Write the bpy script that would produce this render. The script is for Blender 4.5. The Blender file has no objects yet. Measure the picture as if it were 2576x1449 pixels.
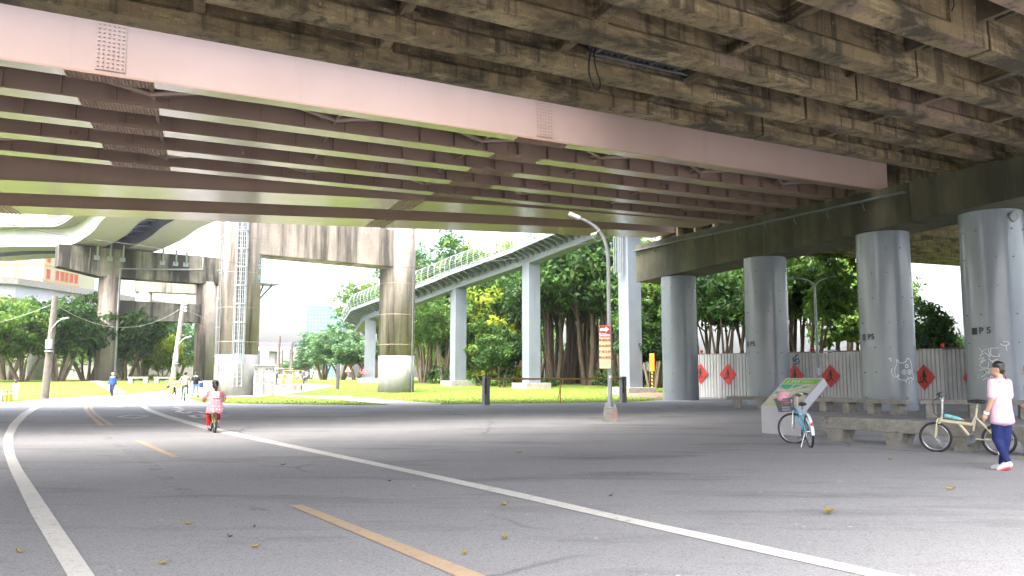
import bpy, bmesh, math, random
import numpy as np
from mathutils import Vector, Matrix, Euler
SC = bpy.context.scene
COL = SC.collection
R = math.radians
rng = random.Random(7)
# ---------------------------------------------------------------- camera model
F, HZ, CH, CX, CY = 2050.0, 949.0, 1.4, 1287.5, 724.5      # photo measured on a 2575 x 1449 grid
PT = math.atan((HZ - CY) / F)
cP, sP = math.cos(PT), math.sin(PT)
cam = bpy.data.cameras.new('camera')
cam_o = bpy.data.objects.new('camera', cam); COL.objects.link(cam_o)
cam.sensor_width = 36; cam.lens = 36 * F / 2575; cam.clip_end = 4000; cam.clip_start = .05
cam_o.location = (0, 0, CH); cam_o.rotation_euler = (math.pi / 2 + PT, 0, 0)
SC.camera = cam_o

def ss(a, b, x):
    t = min(1, max(0, (x - a) / (b - a))); return t * t * (3 - 2 * t)
def terrain(X, Y):
    return .95 * ss(52, 112, Y)
def ray(x, y):
    u, v = x - CX, CY - y
    return Vector((u, F * cP - v * sP, F * sP + v * cP))
def at(x, y, z=0):
    r = ray(x, y); return Vector((0, 0, CH)) + r * ((z - CH) / r.z)
def atY(x, y, Y):
    r = ray(x, y); return Vector((0, 0, CH)) + r * (Y / r.y)
def G(x, y):
    """the ground point seen at a place of the photo"""
    r = ray(x, y)
    if r.z >= -1: return atY(x, y, 400)
    Y = 5.0
    while Y < 800:
        p = Vector((0, 0, CH)) + r * (Y / r.y)
        if p.z <= terrain(p.x, p.y): return Vector((p.x, p.y, terrain(p.x, p.y)))
        Y += .05 if Y < 130 else 1
    return p

# ---------------------------------------------------------------- mesh builder
class MB:
    def __init__(s): s.v, s.f, s.sm = [], [], []
    def add(s, vs, fs, smooth=False):
        o = len(s.v); s.v += [tuple(v) for v in vs]
        s.f += [tuple(i + o for i in f) for f in fs]; s.sm += [smooth] * len(fs); return s
    def hexa(s, p):
        """eight corners: four of the bottom then the four above them, counter-clockwise from above"""
        return s.add(p, [(3, 2, 1, 0), (4, 5, 6, 7), (0, 1, 5, 4), (1, 2, 6, 5), (2, 3, 7, 6), (3, 0, 4, 7)])
    def box(s, c, d, rz=0, M=None):
        x, y, z = d[0] / 2, d[1] / 2, d[2] / 2
        P = [Vector(q) for q in ((-x, -y, -z), (x, -y, -z), (x, y, -z), (-x, y, -z), (-x, -y, z), (x, -y, z), (x, y, z), (-x, y, z))]
        T = Matrix.Translation(c) @ (M if M is not None else Matrix.Rotation(rz, 4, 'Z'))
        return s.hexa([T @ q for q in P])
    def bbox(s, c, d, b=.02, rz=0, M=None):
        """a box with chamfered edges"""
        bm = bmesh.new(); bmesh.ops.create_cube(bm, size=1)
        for v in bm.verts: v.co = Vector((v.co.x * d[0], v.co.y * d[1], v.co.z * d[2]))
        bmesh.ops.bevel(bm, geom=list(bm.edges), offset=b, segments=2, affect='EDGES', profile=.6)
        T = Matrix.Translation(c) @ (M if M is not None else Matrix.Rotation(rz, 4, 'Z'))
        return s.bm(bm, T)
    def bm(s, bm, T=None, smooth=False):
        bm.verts.index_update()
        vs = [(T @ v.co if T is not None else v.co.copy()) for v in bm.verts]
        fs = [tuple(v.index for v in f.verts) for f in bm.faces]; bm.free()
        return s.add(vs, fs, smooth)
    def tube(s, path, r, n=8, closed=False, caps=True, smooth=True):
        P = [Vector(p) for p in path]; m = len(P)
        rr = r if isinstance(r, (list, tuple)) else [r] * m
        vs, fs = [], []
        up = None
        for i, p in enumerate(P):
            if closed: t = P[(i + 1) % m] - P[i - 1]
            else: t = P[min(i + 1, m - 1)] - P[max(i - 1, 0)]
            if t.length < 1e-9: t = Vector((0, 0, 1))
            t.normalize()
            if up is None: up = t.orthogonal().normalized()
            up = (up - t * up.dot(t))
            if up.length < 1e-6: up = t.orthogonal()
            up.normalize(); w = t.cross(up)
            for k in range(n):
                a = 2 * math.pi * k / n
                vs.append(p + (up * math.cos(a) + w * math.sin(a)) * rr[i])
        for i in range(m if closed else m - 1):
            j = (i + 1) % m
            for k in range(n):
                l = (k + 1) % n
                fs.append((i * n + k, i * n + l, j * n + l, j * n + k))
        s.add(vs, fs, smooth)
        if caps and not closed:
            s.add(vs[:n] + vs[-n:], [tuple(reversed(range(n))), tuple(range(n, 2 * n))])
        return s
    def cyl(s, a, b, r, r2=None, n=16): return s.tube([a, b], [r, r if r2 is None else r2], n)
    def ell(s, c, rad, seg=12, rings=8, T=None):
        bm = bmesh.new(); bmesh.ops.create_uvsphere(bm, u_segments=seg, v_segments=rings, radius=1)
        M_ = Matrix.Translation(c) @ (T if T is not None else Matrix.Identity(4)) @ Matrix.Diagonal((rad[0], rad[1], rad[2], 1))
        return s.bm(bm, M_, True)
    def cone(s, a, r1, b, r2, n=12):
        """round ended tapered limb"""
        a, b = Vector(a), Vector(b)
        s.ell(a, (r1,) * 3, n, 8); s.ell(b, (r2,) * 3, n, 8)
        return s.tube([a, b], [r1, r2], n)
    def prism(s, poly, h, T=None):
        """2D outline given counter-clockwise in local xy, thickness h along local z"""
        T = T if T is not None else Matrix.Identity(4); n = len(poly)
        vs = [T @ Vector((x, y, 0)) for x, y in poly] + [T @ Vector((x, y, h)) for x, y in poly]
        return s.add(vs, [tuple(reversed(range(n))), tuple(range(n, 2 * n))] + [(i, (i + 1) % n, n + (i + 1) % n, n + i) for i in range(n)])
    def ribbon(s, L, Rr):
        n = len(L); return s.add(list(L) + list(Rr), [(i, n + i, n + i + 1, i + 1) for i in range(n - 1)])
    def build(s, name, mat, parent=None, world=False, smooth=None):
        me = bpy.data.meshes.new(name); vs = s.v
        if parent is not None and world:
            Mi = (Matrix.Translation(parent.location) @ parent.rotation_euler.to_matrix().to_4x4()).inverted()
            if parent.parent is not None:
                g = parent.parent
                Mi = Mi @ (Matrix.Translation(g.location) @ g.rotation_euler.to_matrix().to_4x4()).inverted()
            vs = [Mi @ Vector(v) for v in vs]
        me.from_pydata([tuple(v) for v in vs], [], s.f); me.validate()
        if len(me.polygons) == len(s.sm): me.polygons.foreach_set('use_smooth', [bool(x) if smooth is None else smooth for x in s.sm])
        me.materials.append(mat); me.update()
        o = bpy.data.objects.new(name, me); COL.objects.link(o)
        if parent is not None: o.parent = parent
        return o

def tag(o, label=None, cat=None, group=None, kind=None):
    for k, v in (('label', label), ('category', cat), ('group', group), ('kind', kind)):
        if v: o[k] = v
    return o
def thing(name, label, cat, loc=(0, 0, 0), rz=0, group=None):
    o = bpy.data.objects.new(name, None); COL.objects.link(o); o.empty_display_size = .2
    o.location = loc; o.rotation_euler = (0, 0, rz)
    return tag(o, label, cat, group)
def dup(root, loc, rz=0, label=None, group=None, scale=None):
    r = root.copy(); COL.objects.link(r); r.location = loc; r.rotation_euler = (0, 0, rz)
    if scale: r.scale = scale
    if label: r['label'] = label
    if group: r['group'] = group
    for ch in list(root.children):
        c = ch.copy(); COL.objects.link(c); c.parent = r
        for g in list(ch.children):
            d = g.copy(); COL.objects.link(d); d.parent = c
    return r

# ---------------------------------------------------------------- materials
def nt(name):
    m = bpy.data.materials.new(name); m.use_nodes = True
    t = m.node_tree; b = t.nodes['Principled BSDF']; return m, t, b
def N(t, typ, **kw):
    n = t.nodes.new(typ)
    for k, v in kw.items():
        if k.startswith('i_'):
            key = k[2:].replace('_', ' ')
            n.inputs[int(key) if key.isdigit() else key].default_value = v
        else: setattr(n, k, v)
    return n
def coords(t, scale=(1, 1, 1), world=True, rot=(0, 0, 0)):
    if world: g = N(t, 'ShaderNodeNewGeometry'); out = g.outputs['Position']
    else: g = N(t, 'ShaderNodeTexCoord'); out = g.outputs['Object']
    mp = N(t, 'ShaderNodeMapping'); mp.inputs['Scale'].default_value = scale; mp.inputs['Rotation'].default_value = rot
    t.links.new(out, mp.inputs['Vector']); return mp.outputs[0]
def noise(t, vec, scale, detail=5, rough=.6, lo=.35, hi=.65, dist=0):
    n = N(t, 'ShaderNodeTexNoise'); n.inputs['Scale'].default_value = scale; n.inputs['Detail'].default_value = detail
    n.inputs['Roughness'].default_value = rough; n.inputs['Distortion'].default_value = dist
    t.links.new(vec, n.inputs['Vector'])
    mr = N(t, 'ShaderNodeMapRange'); mr.inputs['From Min'].default_value = lo; mr.inputs['From Max'].default_value = hi
    t.links.new(n.outputs[0], mr.inputs['Value']); return mr.outputs[0]
def mixc(t, fac, a, b):
    m = N(t, 'ShaderNodeMix', data_type='RGBA')
    for sock, val in ((0, fac), (6, a), (7, b)):
        if isinstance(val, bpy.types.NodeSocket): t.links.new(val, m.inputs[sock])
        elif sock == 0: m.inputs[0].default_value = val
        else: m.inputs[sock].default_value = (*val, 1)
    return m.outputs[2]
def mul(t, a, b):
    m = N(t, 'ShaderNodeMath', operation='MULTIPLY')
    for i, v in enumerate((a, b)):
        if isinstance(v, bpy.types.NodeSocket): t.links.new(v, m.inputs[i])
        else: m.inputs[i].default_value = v
    return m.outputs[0]
def Mt(name, c1, c2=None, rough=.6, layers=(), scale=2.5, bump=0, bscale=40, metal=0, spec=.5, world=True, fine=None, rvar=0):
    """layers: (colour, amount, (sx,sy,sz), scale, lo, hi) stains laid one over the other"""
    m, t, b = nt(name)
    col = c1
    if c2 is not None: col = mixc(t, noise(t, coords(t, world=world), scale), c1, c2)
    for (c, amt, sc, s, lo, hi) in layers:
        f = mul(t, noise(t, coords(t, sc, world), s, 6, .65, lo, hi), amt)
        col = mixc(t, f, col, c)
    if fine: col = mixc(t, mul(t, noise(t, coords(t, world=world), fine[1], 3, .7, .4, .7), fine[2]), col, fine[0])
    if isinstance(col, bpy.types.NodeSocket): t.links.new(col, b.inputs['Base Color'])
    else: b.inputs['Base Color'].default_value = (*col, 1)
    b.inputs['Roughness'].default_value = rough; b.inputs['Metallic'].default_value = metal
    b.inputs['Specular IOR Level'].default_value = spec
    if rvar:
        mr = N(t, 'ShaderNodeMapRange'); mr.inputs['To Min'].default_value = rough - rvar; mr.inputs['To Max'].default_value = rough + rvar
        t.links.new(noise(t, coords(t, world=world), 1.7), mr.inputs['Value']); t.links.new(mr.outputs[0], b.inputs['Roughness'])
    if bump:
        bp = N(t, 'ShaderNodeBump'); bp.inputs['Strength'].default_value = bump; bp.inputs['Distance'].default_value = .02
        t.links.new(noise(t, coords(t, world=world), bscale, 4, .7, 0, 1), bp.inputs['Height']); t.links.new(bp.outputs[0], b.inputs['Normal'])
    return m
def leafmat(name, cols, trans=.35, nscale=.45):
    """cols: dark, mid, light leaf colours; each leaf and each clump takes its own"""
    m, t, b = nt(name)
    g = N(t, 'ShaderNodeNewGeometry')
    a = mixc(t, g.outputs['Random Per Island'], cols[0], cols[1])
    nz = noise(t, coords(t, world=True), nscale, 3, .6, .42, .66)
    c = mixc(t, nz, a, cols[2])
    t.links.new(c, b.inputs['Base Color']); b.inputs['Roughness'].default_value = .55; b.inputs['Specular IOR Level'].default_value = .3
    tr = N(t, 'ShaderNodeBsdfTranslucent'); t.links.new(c, tr.inputs['Color'])
    mx = N(t, 'ShaderNodeMixShader'); mx.inputs[0].default_value = trans
    t.links.new(b.outputs[0], mx.inputs[1]); t.links.new(tr.outputs[0], mx.inputs[2])
    t.links.new(mx.outputs[0], t.nodes['Material Output'].inputs['Surface'])
    return m

# ---------------------------------------------------------------- lettering
def text_tris(s, size, align='CENTER'):
    cu = bpy.data.curves.new('lettering', 'FONT'); cu.body = s; cu.size = size; cu.align_x = align; cu.align_y = 'CENTER'; cu.resolution_u = 3
    o = bpy.data.objects.new('lettering', cu); COL.objects.link(o)
    dg = bpy.context.evaluated_depsgraph_get(); dg.update()
    me = bpy.data.meshes.new_from_object(o.evaluated_get(dg))
    vs = [v.co.copy() for v in me.vertices]; fs = [tuple(p.vertices) for p in me.polygons]
    bpy.data.objects.remove(o); bpy.data.curves.remove(cu); bpy.data.meshes.remove(me)
    return vs, fs
def text_on(mb, s, size, fmap, bold=0):
    """lettering laid on a surface: fmap turns the flat (x, y) into a point"""
    vs, fs = text_tris(s, size)
    offs = [(0, 0)] if not bold else [(-bold, 0), (bold, 0), (0, bold), (0, -bold)]
    for k, (ox, oy) in enumerate(offs): mb.add([fmap(v.x + ox, v.y + oy, .0004 * k) for v in vs], fs)
    return mb
def strokes(mb, lines, w, fmap):
    """painted strokes: flat polylines given as (x, y) with width w"""
    for ln in lines:
        P = [Vector((x, y)) for x, y in ln]; L, Q = [], []
        P2 = []
        for a, b in zip(P[:-1], P[1:]):
            n = max(1, int((b - a).length / .06))
            P2 += [a.lerp(b, i / n) for i in range(n)]
        P2.append(P[-1])
        for i, p in enumerate(P2):
            t = P2[min(i + 1, len(P2) - 1)] - P2[max(i - 1, 0)]
            t = t.normalized() if t.length > 1e-9 else Vector((1, 0))
            nrm = Vector((-t.y, t.x)) * w / 2
            L.append(fmap(p.x + nrm.x, p.y + nrm.y, 0)); Q.append(fmap(p.x - nrm.x, p.y - nrm.y, 0))
        mb.ribbon(L, Q)
    return mb
def curve2(pts, n=5):
    """smooth 2D polyline"""
    out = []
    for i in range(len(pts) - 1):
        p0, p1, p2, p3 = pts[max(i - 1, 0)], pts[i], pts[i + 1], pts[min(i + 2, len(pts) - 1)]
        for k in range(n):
            t = k / n
            out.append(tuple(.5 * (2 * b + (c - a) * t + (2 * a - 5 * b + 4 * c - d) * t * t + (3 * b - a - 3 * c + d) * t ** 3) for a, b, c, d in zip(p0, p1, p2, p3)))
    out.append(tuple(pts[-1])); return out
HAZE, SKY, SUN, SUN_ANG, EXPO = .00018, .15, 1.0, 80, 2.98
# ---------------------------------------------------------------- palette
m_asphalt = None
def make_asphalt():
    m, t, b = nt('asphalt')
    V = coords(t)
    c = mixc(t, noise(t, V, .35, 4, .6, .3, .7), (.285, .285, .30), (.335, .335, .346))
    c = mixc(t, mul(t, noise(t, coords(t, (.25, 1, 1), rot=(0, 0, .5)), .8, 6, .7, .52, .75), .85), c, (.10, .098, .1))
    c = mixc(t, mul(t, noise(t, coords(t, (1, .3, 1), rot=(0, 0, -.45)), 1.3, 7, .75, .56, .74), .5), c, (.31, .305, .31))
    c = mixc(t, mul(t, noise(t, V, 4, 8, .8, .58, .72), .4), c, (.1, .098, .1))
    c = mixc(t, mul(t, noise(t, V, 75, 3, .8, .5, .72), .75), c, (.45, .45, .45))
    c = mixc(t, mul(t, noise(t, V, 55, 3, .8, .5, .72), .8), c, (.05, .05, .052))
    c = mixc(t, noise(t, V, 9, 2, .5, .735, .75), c, (.5, .49, .46))
    # hairline cracks
    vo = N(t, 'ShaderNodeTexVoronoi', feature='DISTANCE_TO_EDGE'); vo.inputs['Scale'].default_value = .16
    nz = N(t, 'ShaderNodeTexNoise'); nz.inputs['Scale'].default_value = 1.2; nz.inputs['Detail'].default_value = 6
    t.links.new(V, nz.inputs['Vector'])
    mx = N(t, 'ShaderNodeMix', data_type='RGBA'); mx.inputs[0].default_value = .35
    t.links.new(V, mx.inputs[6]); t.links.new(nz.outputs['Color'], mx.inputs[7]); t.links.new(mx.outputs[2], vo.inputs['Vector'])
    mr = N(t, 'ShaderNodeMapRange'); mr.inputs['From Min'].default_value = .001; mr.inputs['From Max'].default_value = .006
    mr.inputs['To Min'].default_value = 1; mr.inputs['To Max'].default_value = 0
    t.links.new(vo.outputs['Distance'], mr.inputs['Value'])
    c = mixc(t, mul(t, mul(t, mr.outputs[0], noise(t, V, .3, 2, .5, .45, .6)), .55), c, (.06, .06, .06))
    t.links.new(c, b.inputs['Base Color'])
    b.inputs['Roughness'].default_value = .78; b.inputs['Specular IOR Level'].default_value = .35
    bp = N(t, 'ShaderNodeBump'); bp.inputs['Strength'].default_value = .5; bp.inputs['Distance'].default_value = .006
    t.links.new(noise(t, V, 140, 3, .8, 0, 1), bp.inputs['Height']); t.links.new(bp.outputs[0], b.inputs['Normal'])
    return m
m_asphalt = make_asphalt()
def worn(name, c, under, amt=.5):
    return Mt(name, c, tuple(x * .9 for x in c), .7, [(under, amt, (1, 1, 1), 6, .55, .7), (under, .85, (1, 1, 1), 38, .53, .7)], scale=1)
m_white_line = worn('white road paint', (.74, .72, .67), (.33, .325, .32), .6)
m_yellow_line = worn('ochre road paint', (.54, .39, .25), (.3, .27, .24), .6)
m_grass = Mt('grass turf', (.10, .152, .02), (.155, .205, .03), .9, [((.04, .085, .01), .6, (1, 1, 1), 1.1, .5, .68), ((.14, .20, .03), .5, (1, 1, 1), .33, .5, .7), ((.16, .13, .07), .5, (1, 1, 1), .8, .66, .76)], scale=6, bump=.8, bscale=14, spec=.2, fine=((.04, .085, .01), 30, .5))
m_blade = leafmat('grass blades', ((.075, .13, .012), (.135, .19, .02), (.19, .24, .035)), .3, .6)
m_dirt = Mt('bare soil', (.17, .12, .08), (.1, .07, .045), .95, [((.3, .25, .15), .5, (1, 1, 1), 7, .55, .7)], bump=.8, bscale=9)
m_path = Mt('pale concrete paving', (.34, .325, .3), (.28, .265, .24), .85, [((.18, .165, .14), .4, (1, 1, 1), 2, .55, .7)], bump=.2)
m_conc_b = Mt('stained brown concrete', (.255, .188, .10), (.155, .112, .06), .85, [((.03, .026, .015), .92, (.35, .35, 1), 1.6, .48, .61), ((.42, .33, .19), .7, (.3, .3, 2.2), 2.2, .54, .66), ((.24, .165, .135), .7, (.25, .25, .6), 1.1, .56, .6), ((.022, .018, .012), .8, (2.4, 2.4, .12), 1.5, .5, .64), ((.5, .45, .34), .5, (1, 1, 1), 7, .62, .72)], scale=.9, bump=.4, bscale=18, fine=((.05, .038, .02), 26, .5))
m_conc_dark = Mt('dark streaked concrete', (.13, .105, .07), (.075, .06, .04), .9, [((.025, .02, .015), .7, (1.5, 1.5, .2), 1.2, .5, .7)], bump=.3)  # darker streaked concrete, used for deck slabs and joint diaphragms
m_cap = Mt('mossy streaked concrete', (.105, .092, .064), (.058, .054, .034), .85, [((.025, .023, .016), .92, (.45, .45, .06), 1.0, .42, .62), ((.08, .10, .04), .5, (1, 1, .5), .8, .5, .68), ((.19, .17, .125), .5, (1.6, 1.6, .12), 1.4, .6, .75), ((.03, .027, .02), .6, (1, 1, 1), 1.1, .55, .72)], scale=.5, bump=.3, bscale=20, fine=((.05, .04, .03), 22, .4))
m_conc_p = Mt('weathered pale concrete', (.31, .27, .235), (.24, .205, .175), .85, [((.04, .033, .028), .94, (.6, .6, .045), .9, .48, .6), ((.45, .42, .38), .5, (.9, .9, .06), 1.3, .56, .7), ((.22, .16, .12), .6, (.5, .5, .3), 1, .55, .7)], scale=.6, bump=.2, bscale=15, fine=((.14, .12, .1), 8, .4))
m_conc_soot = Mt('black streaked concrete', (.27, .245, .205), (.16, .145, .125), .88, [((.022, .02, .02), .95, (.5, .5, .06), .8, .40, .55), ((.4, .36, .28), .55, (1.8, 1.8, .07), 1.1, .6, .72)], scale=.6, bump=.2)
m_whitewash = Mt('white painted concrete', (.27, .27, .27), (.22, .22, .22), .8, [((.14, .13, .11), .7, (1, 1, .2), 1.6, .54, .7)], scale=1.5)
m_steel = Mt('mauve brown bridge paint', (.34, .243, .2), (.305, .215, .172), .22, [((.2, .13, .105), .3, (1.2, 1.2, .06), 1.1, .58, .85), ((.17, .08, .04), .5, (1, 1, 1), 5, .76, .82)], scale=.3, spec=.8)
m_fascia = Mt('pale mauve fascia paint', (.345, .258, .235), (.31, .228, .205), .34, [((.23, .16, .135), .45, (1.2, 1.2, .08), 1.1, .58, .85), ((.24, .11, .06), .6, (3, 3, .25), 2, .7, .8)], scale=.3)  # near copy of the girder paint, made paler to brighten the outer web
m_rust = Mt('bolted brown plate', (.27, .17, .13), (.2, .12, .09), .6, scale=3)
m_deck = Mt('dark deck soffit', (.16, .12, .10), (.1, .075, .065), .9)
m_colsteel = Mt('grey painted steel jacket', (.265, .30, .345), (.235, .27, .315), .2, [((.2, .215, .235), .45, (1.2, 1.2, .08), 1.2, .56, .78), ((.42, .45, .48), .3, (2, 2, .15), 1.5, .6, .78), ((.22, .17, .12), .55, (1, 1, .6), 4, .7, .78)], scale=.5, spec=.9, bump=.12, bscale=1.6)
m_bolt = Mt('dark bolt', (.06, .06, .07), None, .6)
m_ramp = Mt('pale blue grey steel paint', (.165, .19, .22), (.145, .168, .198), .45, [((.09, .105, .12), .5, (1.2, 1.2, .1), 1, .56, .74)], scale=.7)
m_rail = Mt('galvanised rail', (.30, .34, .365), None, .4, metal=.2)
m_darksteel = Mt('dark grey steel', (.13, .15, .17), (.1, .11, .13), .5)
m_galv = Mt('galvanised steel', (.36, .385, .405), (.29, .31, .33), .45, metal=.3, scale=6)
m_viad_w = Mt('white viaduct web paint', (.5, .49, .55), (.45, .44, .5), .5, [((.33, .3, .33), .4, (1.5, 1.5, .1), 1, .56, .74)])
m_viad_g = Mt('grey viaduct soffit paint', (.42, .36, .47), (.37, .315, .42), .55)
m_viad_p = Mt('violet viaduct paint', (.13, .11, .33), (.10, .085, .27), .5)
m_viad_c = Mt('viaduct parapet concrete', (.32, .3, .285), (.25, .235, .22), .85)
m_black = Mt('black rubber', (.02, .02, .022), None, .6)
m_blackp = Mt('black plastic', (.025, .026, .03), None, .4)
m_chrome = Mt('bright alloy', (.68, .7, .72), None, .25, metal=.9)
m_white = Mt('white plastic', (.78, .78, .78), None, .45)
m_fence = Mt('white corrugated hoarding', (.56, .56, .55), (.5, .5, .49), .55, [((.27, .25, .21), .55, (2, 2, .12), 1.6, .58, .74), ((.25, .22, .18), .4, (1, 1, 1), 7, .64, .76)], scale=1.5)
m_fence2 = Mt('older grey hoarding', (.42, .42, .42), (.36, .36, .36), .6, [((.2, .18, .15), .6, (2, 2, .12), 1.6, .57, .72)], scale=1.5)
m_fence3 = Mt('spare hoarding', (.37, .37, .36), (.30, .3, .29), .6, [((.15, .12, .09), .7, (2, 2, .12), 1.6, .55, .7)], scale=1.5)
m_red = Mt('red sign sheet', (.55, .03, .02), (.48, .025, .02), .5)
m_signblack = Mt('black sign print', (.02, .018, .018), None, .6)
m_ink = Mt('navy stencil paint', (.02, .025, .05), None, .6)
m_bluepaint = Mt('dark blue emblem paint', (.02, .07, .2), None, .6)
m_greypaint = Mt('faded grey lettering', (.36, .36, .36), None, .7)
m_spray = Mt('white spray paint', (.72, .76, .8), None, .7)
m_sprayblue = Mt('pale blue spray paint', (.35, .62, .78), None, .7)
m_sprayred = Mt('red spray paint', (.62, .12, .13), None, .7)
m_spraypurple = Mt('lilac spray paint', (.6, .5, .75), None, .7)
m_benchc = Mt('rough bench concrete', (.31, .30, .27), (.23, .222, .2), .9, [((.1, .09, .06), .7, (1, 1, 1), 5, .52, .7), ((.45, .43, .38), .5, (1, 1, 1), 14, .56, .7)], bump=.5, bscale=50, scale=4)
m_board = Mt('light grey board casing', (.40, .41, .44), (.37, .38, .4), .5)
m_wood = Mt('grey timber pole', (.15, .135, .115), (.105, .095, .08), .9, [((.1, .09, .075), .6, (4, 4, .15), 1.5, .5, .7)])
m_concpole = Mt('pale concrete pole', (.32, .29, .25), (.26, .235, .2), .85)
m_orange = Mt('orange plastic', (.75, .25, .03), None, .5)
m_orangebar = Mt('orange painted tube', (.5, .24, .04), (.35, .17, .03), .5, scale=8)
m_yellow = Mt('yellow paint', (.75, .5, .05), None, .5)
m_bark = Mt('grey brown bark', (.22, .17, .12), (.14, .105, .075), .95, [((.34, .28, .2), .6, (3, 3, .4), 1.5, .52, .7)], bump=.5, bscale=12, world=False)
m_bark_shade = Mt('shaded bark', (.085, .06, .04), (.05, .036, .025), .95, [((.15, .115, .07), .5, (3, 3, .4), 1.5, .55, .7)], bump=.5, bscale=12, world=False)  # bark colour darkened to stand for shade under the canopy
m_leaf = [leafmat('deep green leaves', ((.01, .04, .01), (.032, .085, .018), (.075, .155, .03)), .4),
          leafmat('mid green leaves', ((.032, .095, .017), (.08, .175, .03), (.16, .26, .04)), .42),
          leafmat('yellow green leaves', ((.10, .18, .012), (.21, .32, .02), (.38, .43, .04)), .5),
          leafmat('blue green leaves', ((.035, .10, .045), (.08, .17, .07), (.14, .25, .1)))]
m_cable = Mt('black cable', (.012, .012, .012), None, .5)
m_sheet = Mt('blue grey corrugated sheet', (.2, .24, .28), (.14, .17, .2), .4, metal=.3)
# ================================================================ people and bicycles
def fuse(fn, voxel, name, mat, parent, smooth=4, M=None):
    """join overlapping rounded forms into one continuous skin"""
    mb = MB(); fn(mb)
    me = bpy.data.meshes.new(name); me.from_pydata([tuple(v) for v in mb.v], [], mb.f)
    o = bpy.data.objects.new(name, me); COL.objects.link(o)
    r = o.modifiers.new('r', 'REMESH'); r.mode = 'VOXEL'; r.voxel_size = voxel
    s = o.modifiers.new('s', 'SMOOTH'); s.iterations = smooth; s.factor = .5
    dg = bpy.context.evaluated_depsgraph_get(); dg.update()
    m2 = bpy.data.meshes.new_from_object(o.evaluated_get(dg))
    o.modifiers.clear(); o.data = m2; bpy.data.meshes.remove(me)
    m2.name = name; m2.materials.clear(); m2.materials.append(mat)
    m2.polygons.foreach_set('use_smooth', [True] * len(m2.polygons))
    o.parent = parent
    return o
def cloth(name, c, c2=None, **k): return Mt(name, c, c2 or tuple(x * .8 for x in c), .85, scale=6, spec=.2, bump=.7, bscale=9, world=False, **k)
m_skin = Mt('skin', (.55, .33, .23), (.5, .29, .2), .5, scale=5, world=False)
m_hair = Mt('black hair', (.016, .013, .012), (.03, .025, .022), .38, scale=30, world=False)
BASE = dict(pelvis=(0, 0, .93), waist=(0, 0, 1.08), chest=(0, 0, 1.27), neck=(0, -.01, 1.42), head=(0, .02, 1.575),
            shL=(-.175, 0, 1.375), elL=(-.225, -.03, 1.11), wrL=(-.235, .05, .87), hL=(-.095, 0, .9), knL=(-.1, .02, .49), anL=(-.1, -.03, .085), toL=(-.11, .13, .03),
            shR=(.175, 0, 1.375), elR=(.225, -.03, 1.11), wrR=(.235, .05, .87), hR=(.095, 0, .9), knR=(.1, .02, .49), anR=(.1, -.03, .085), toR=(.11, .13, .03))
def V3(a): return Vector(a)
def curve_pts0(P, n):
    out = []
    for a, b in zip(P[:-1], P[1:]): out += [a.lerp(b, i / n) for i in range(n)]
    return out + [P[-1]]
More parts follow.
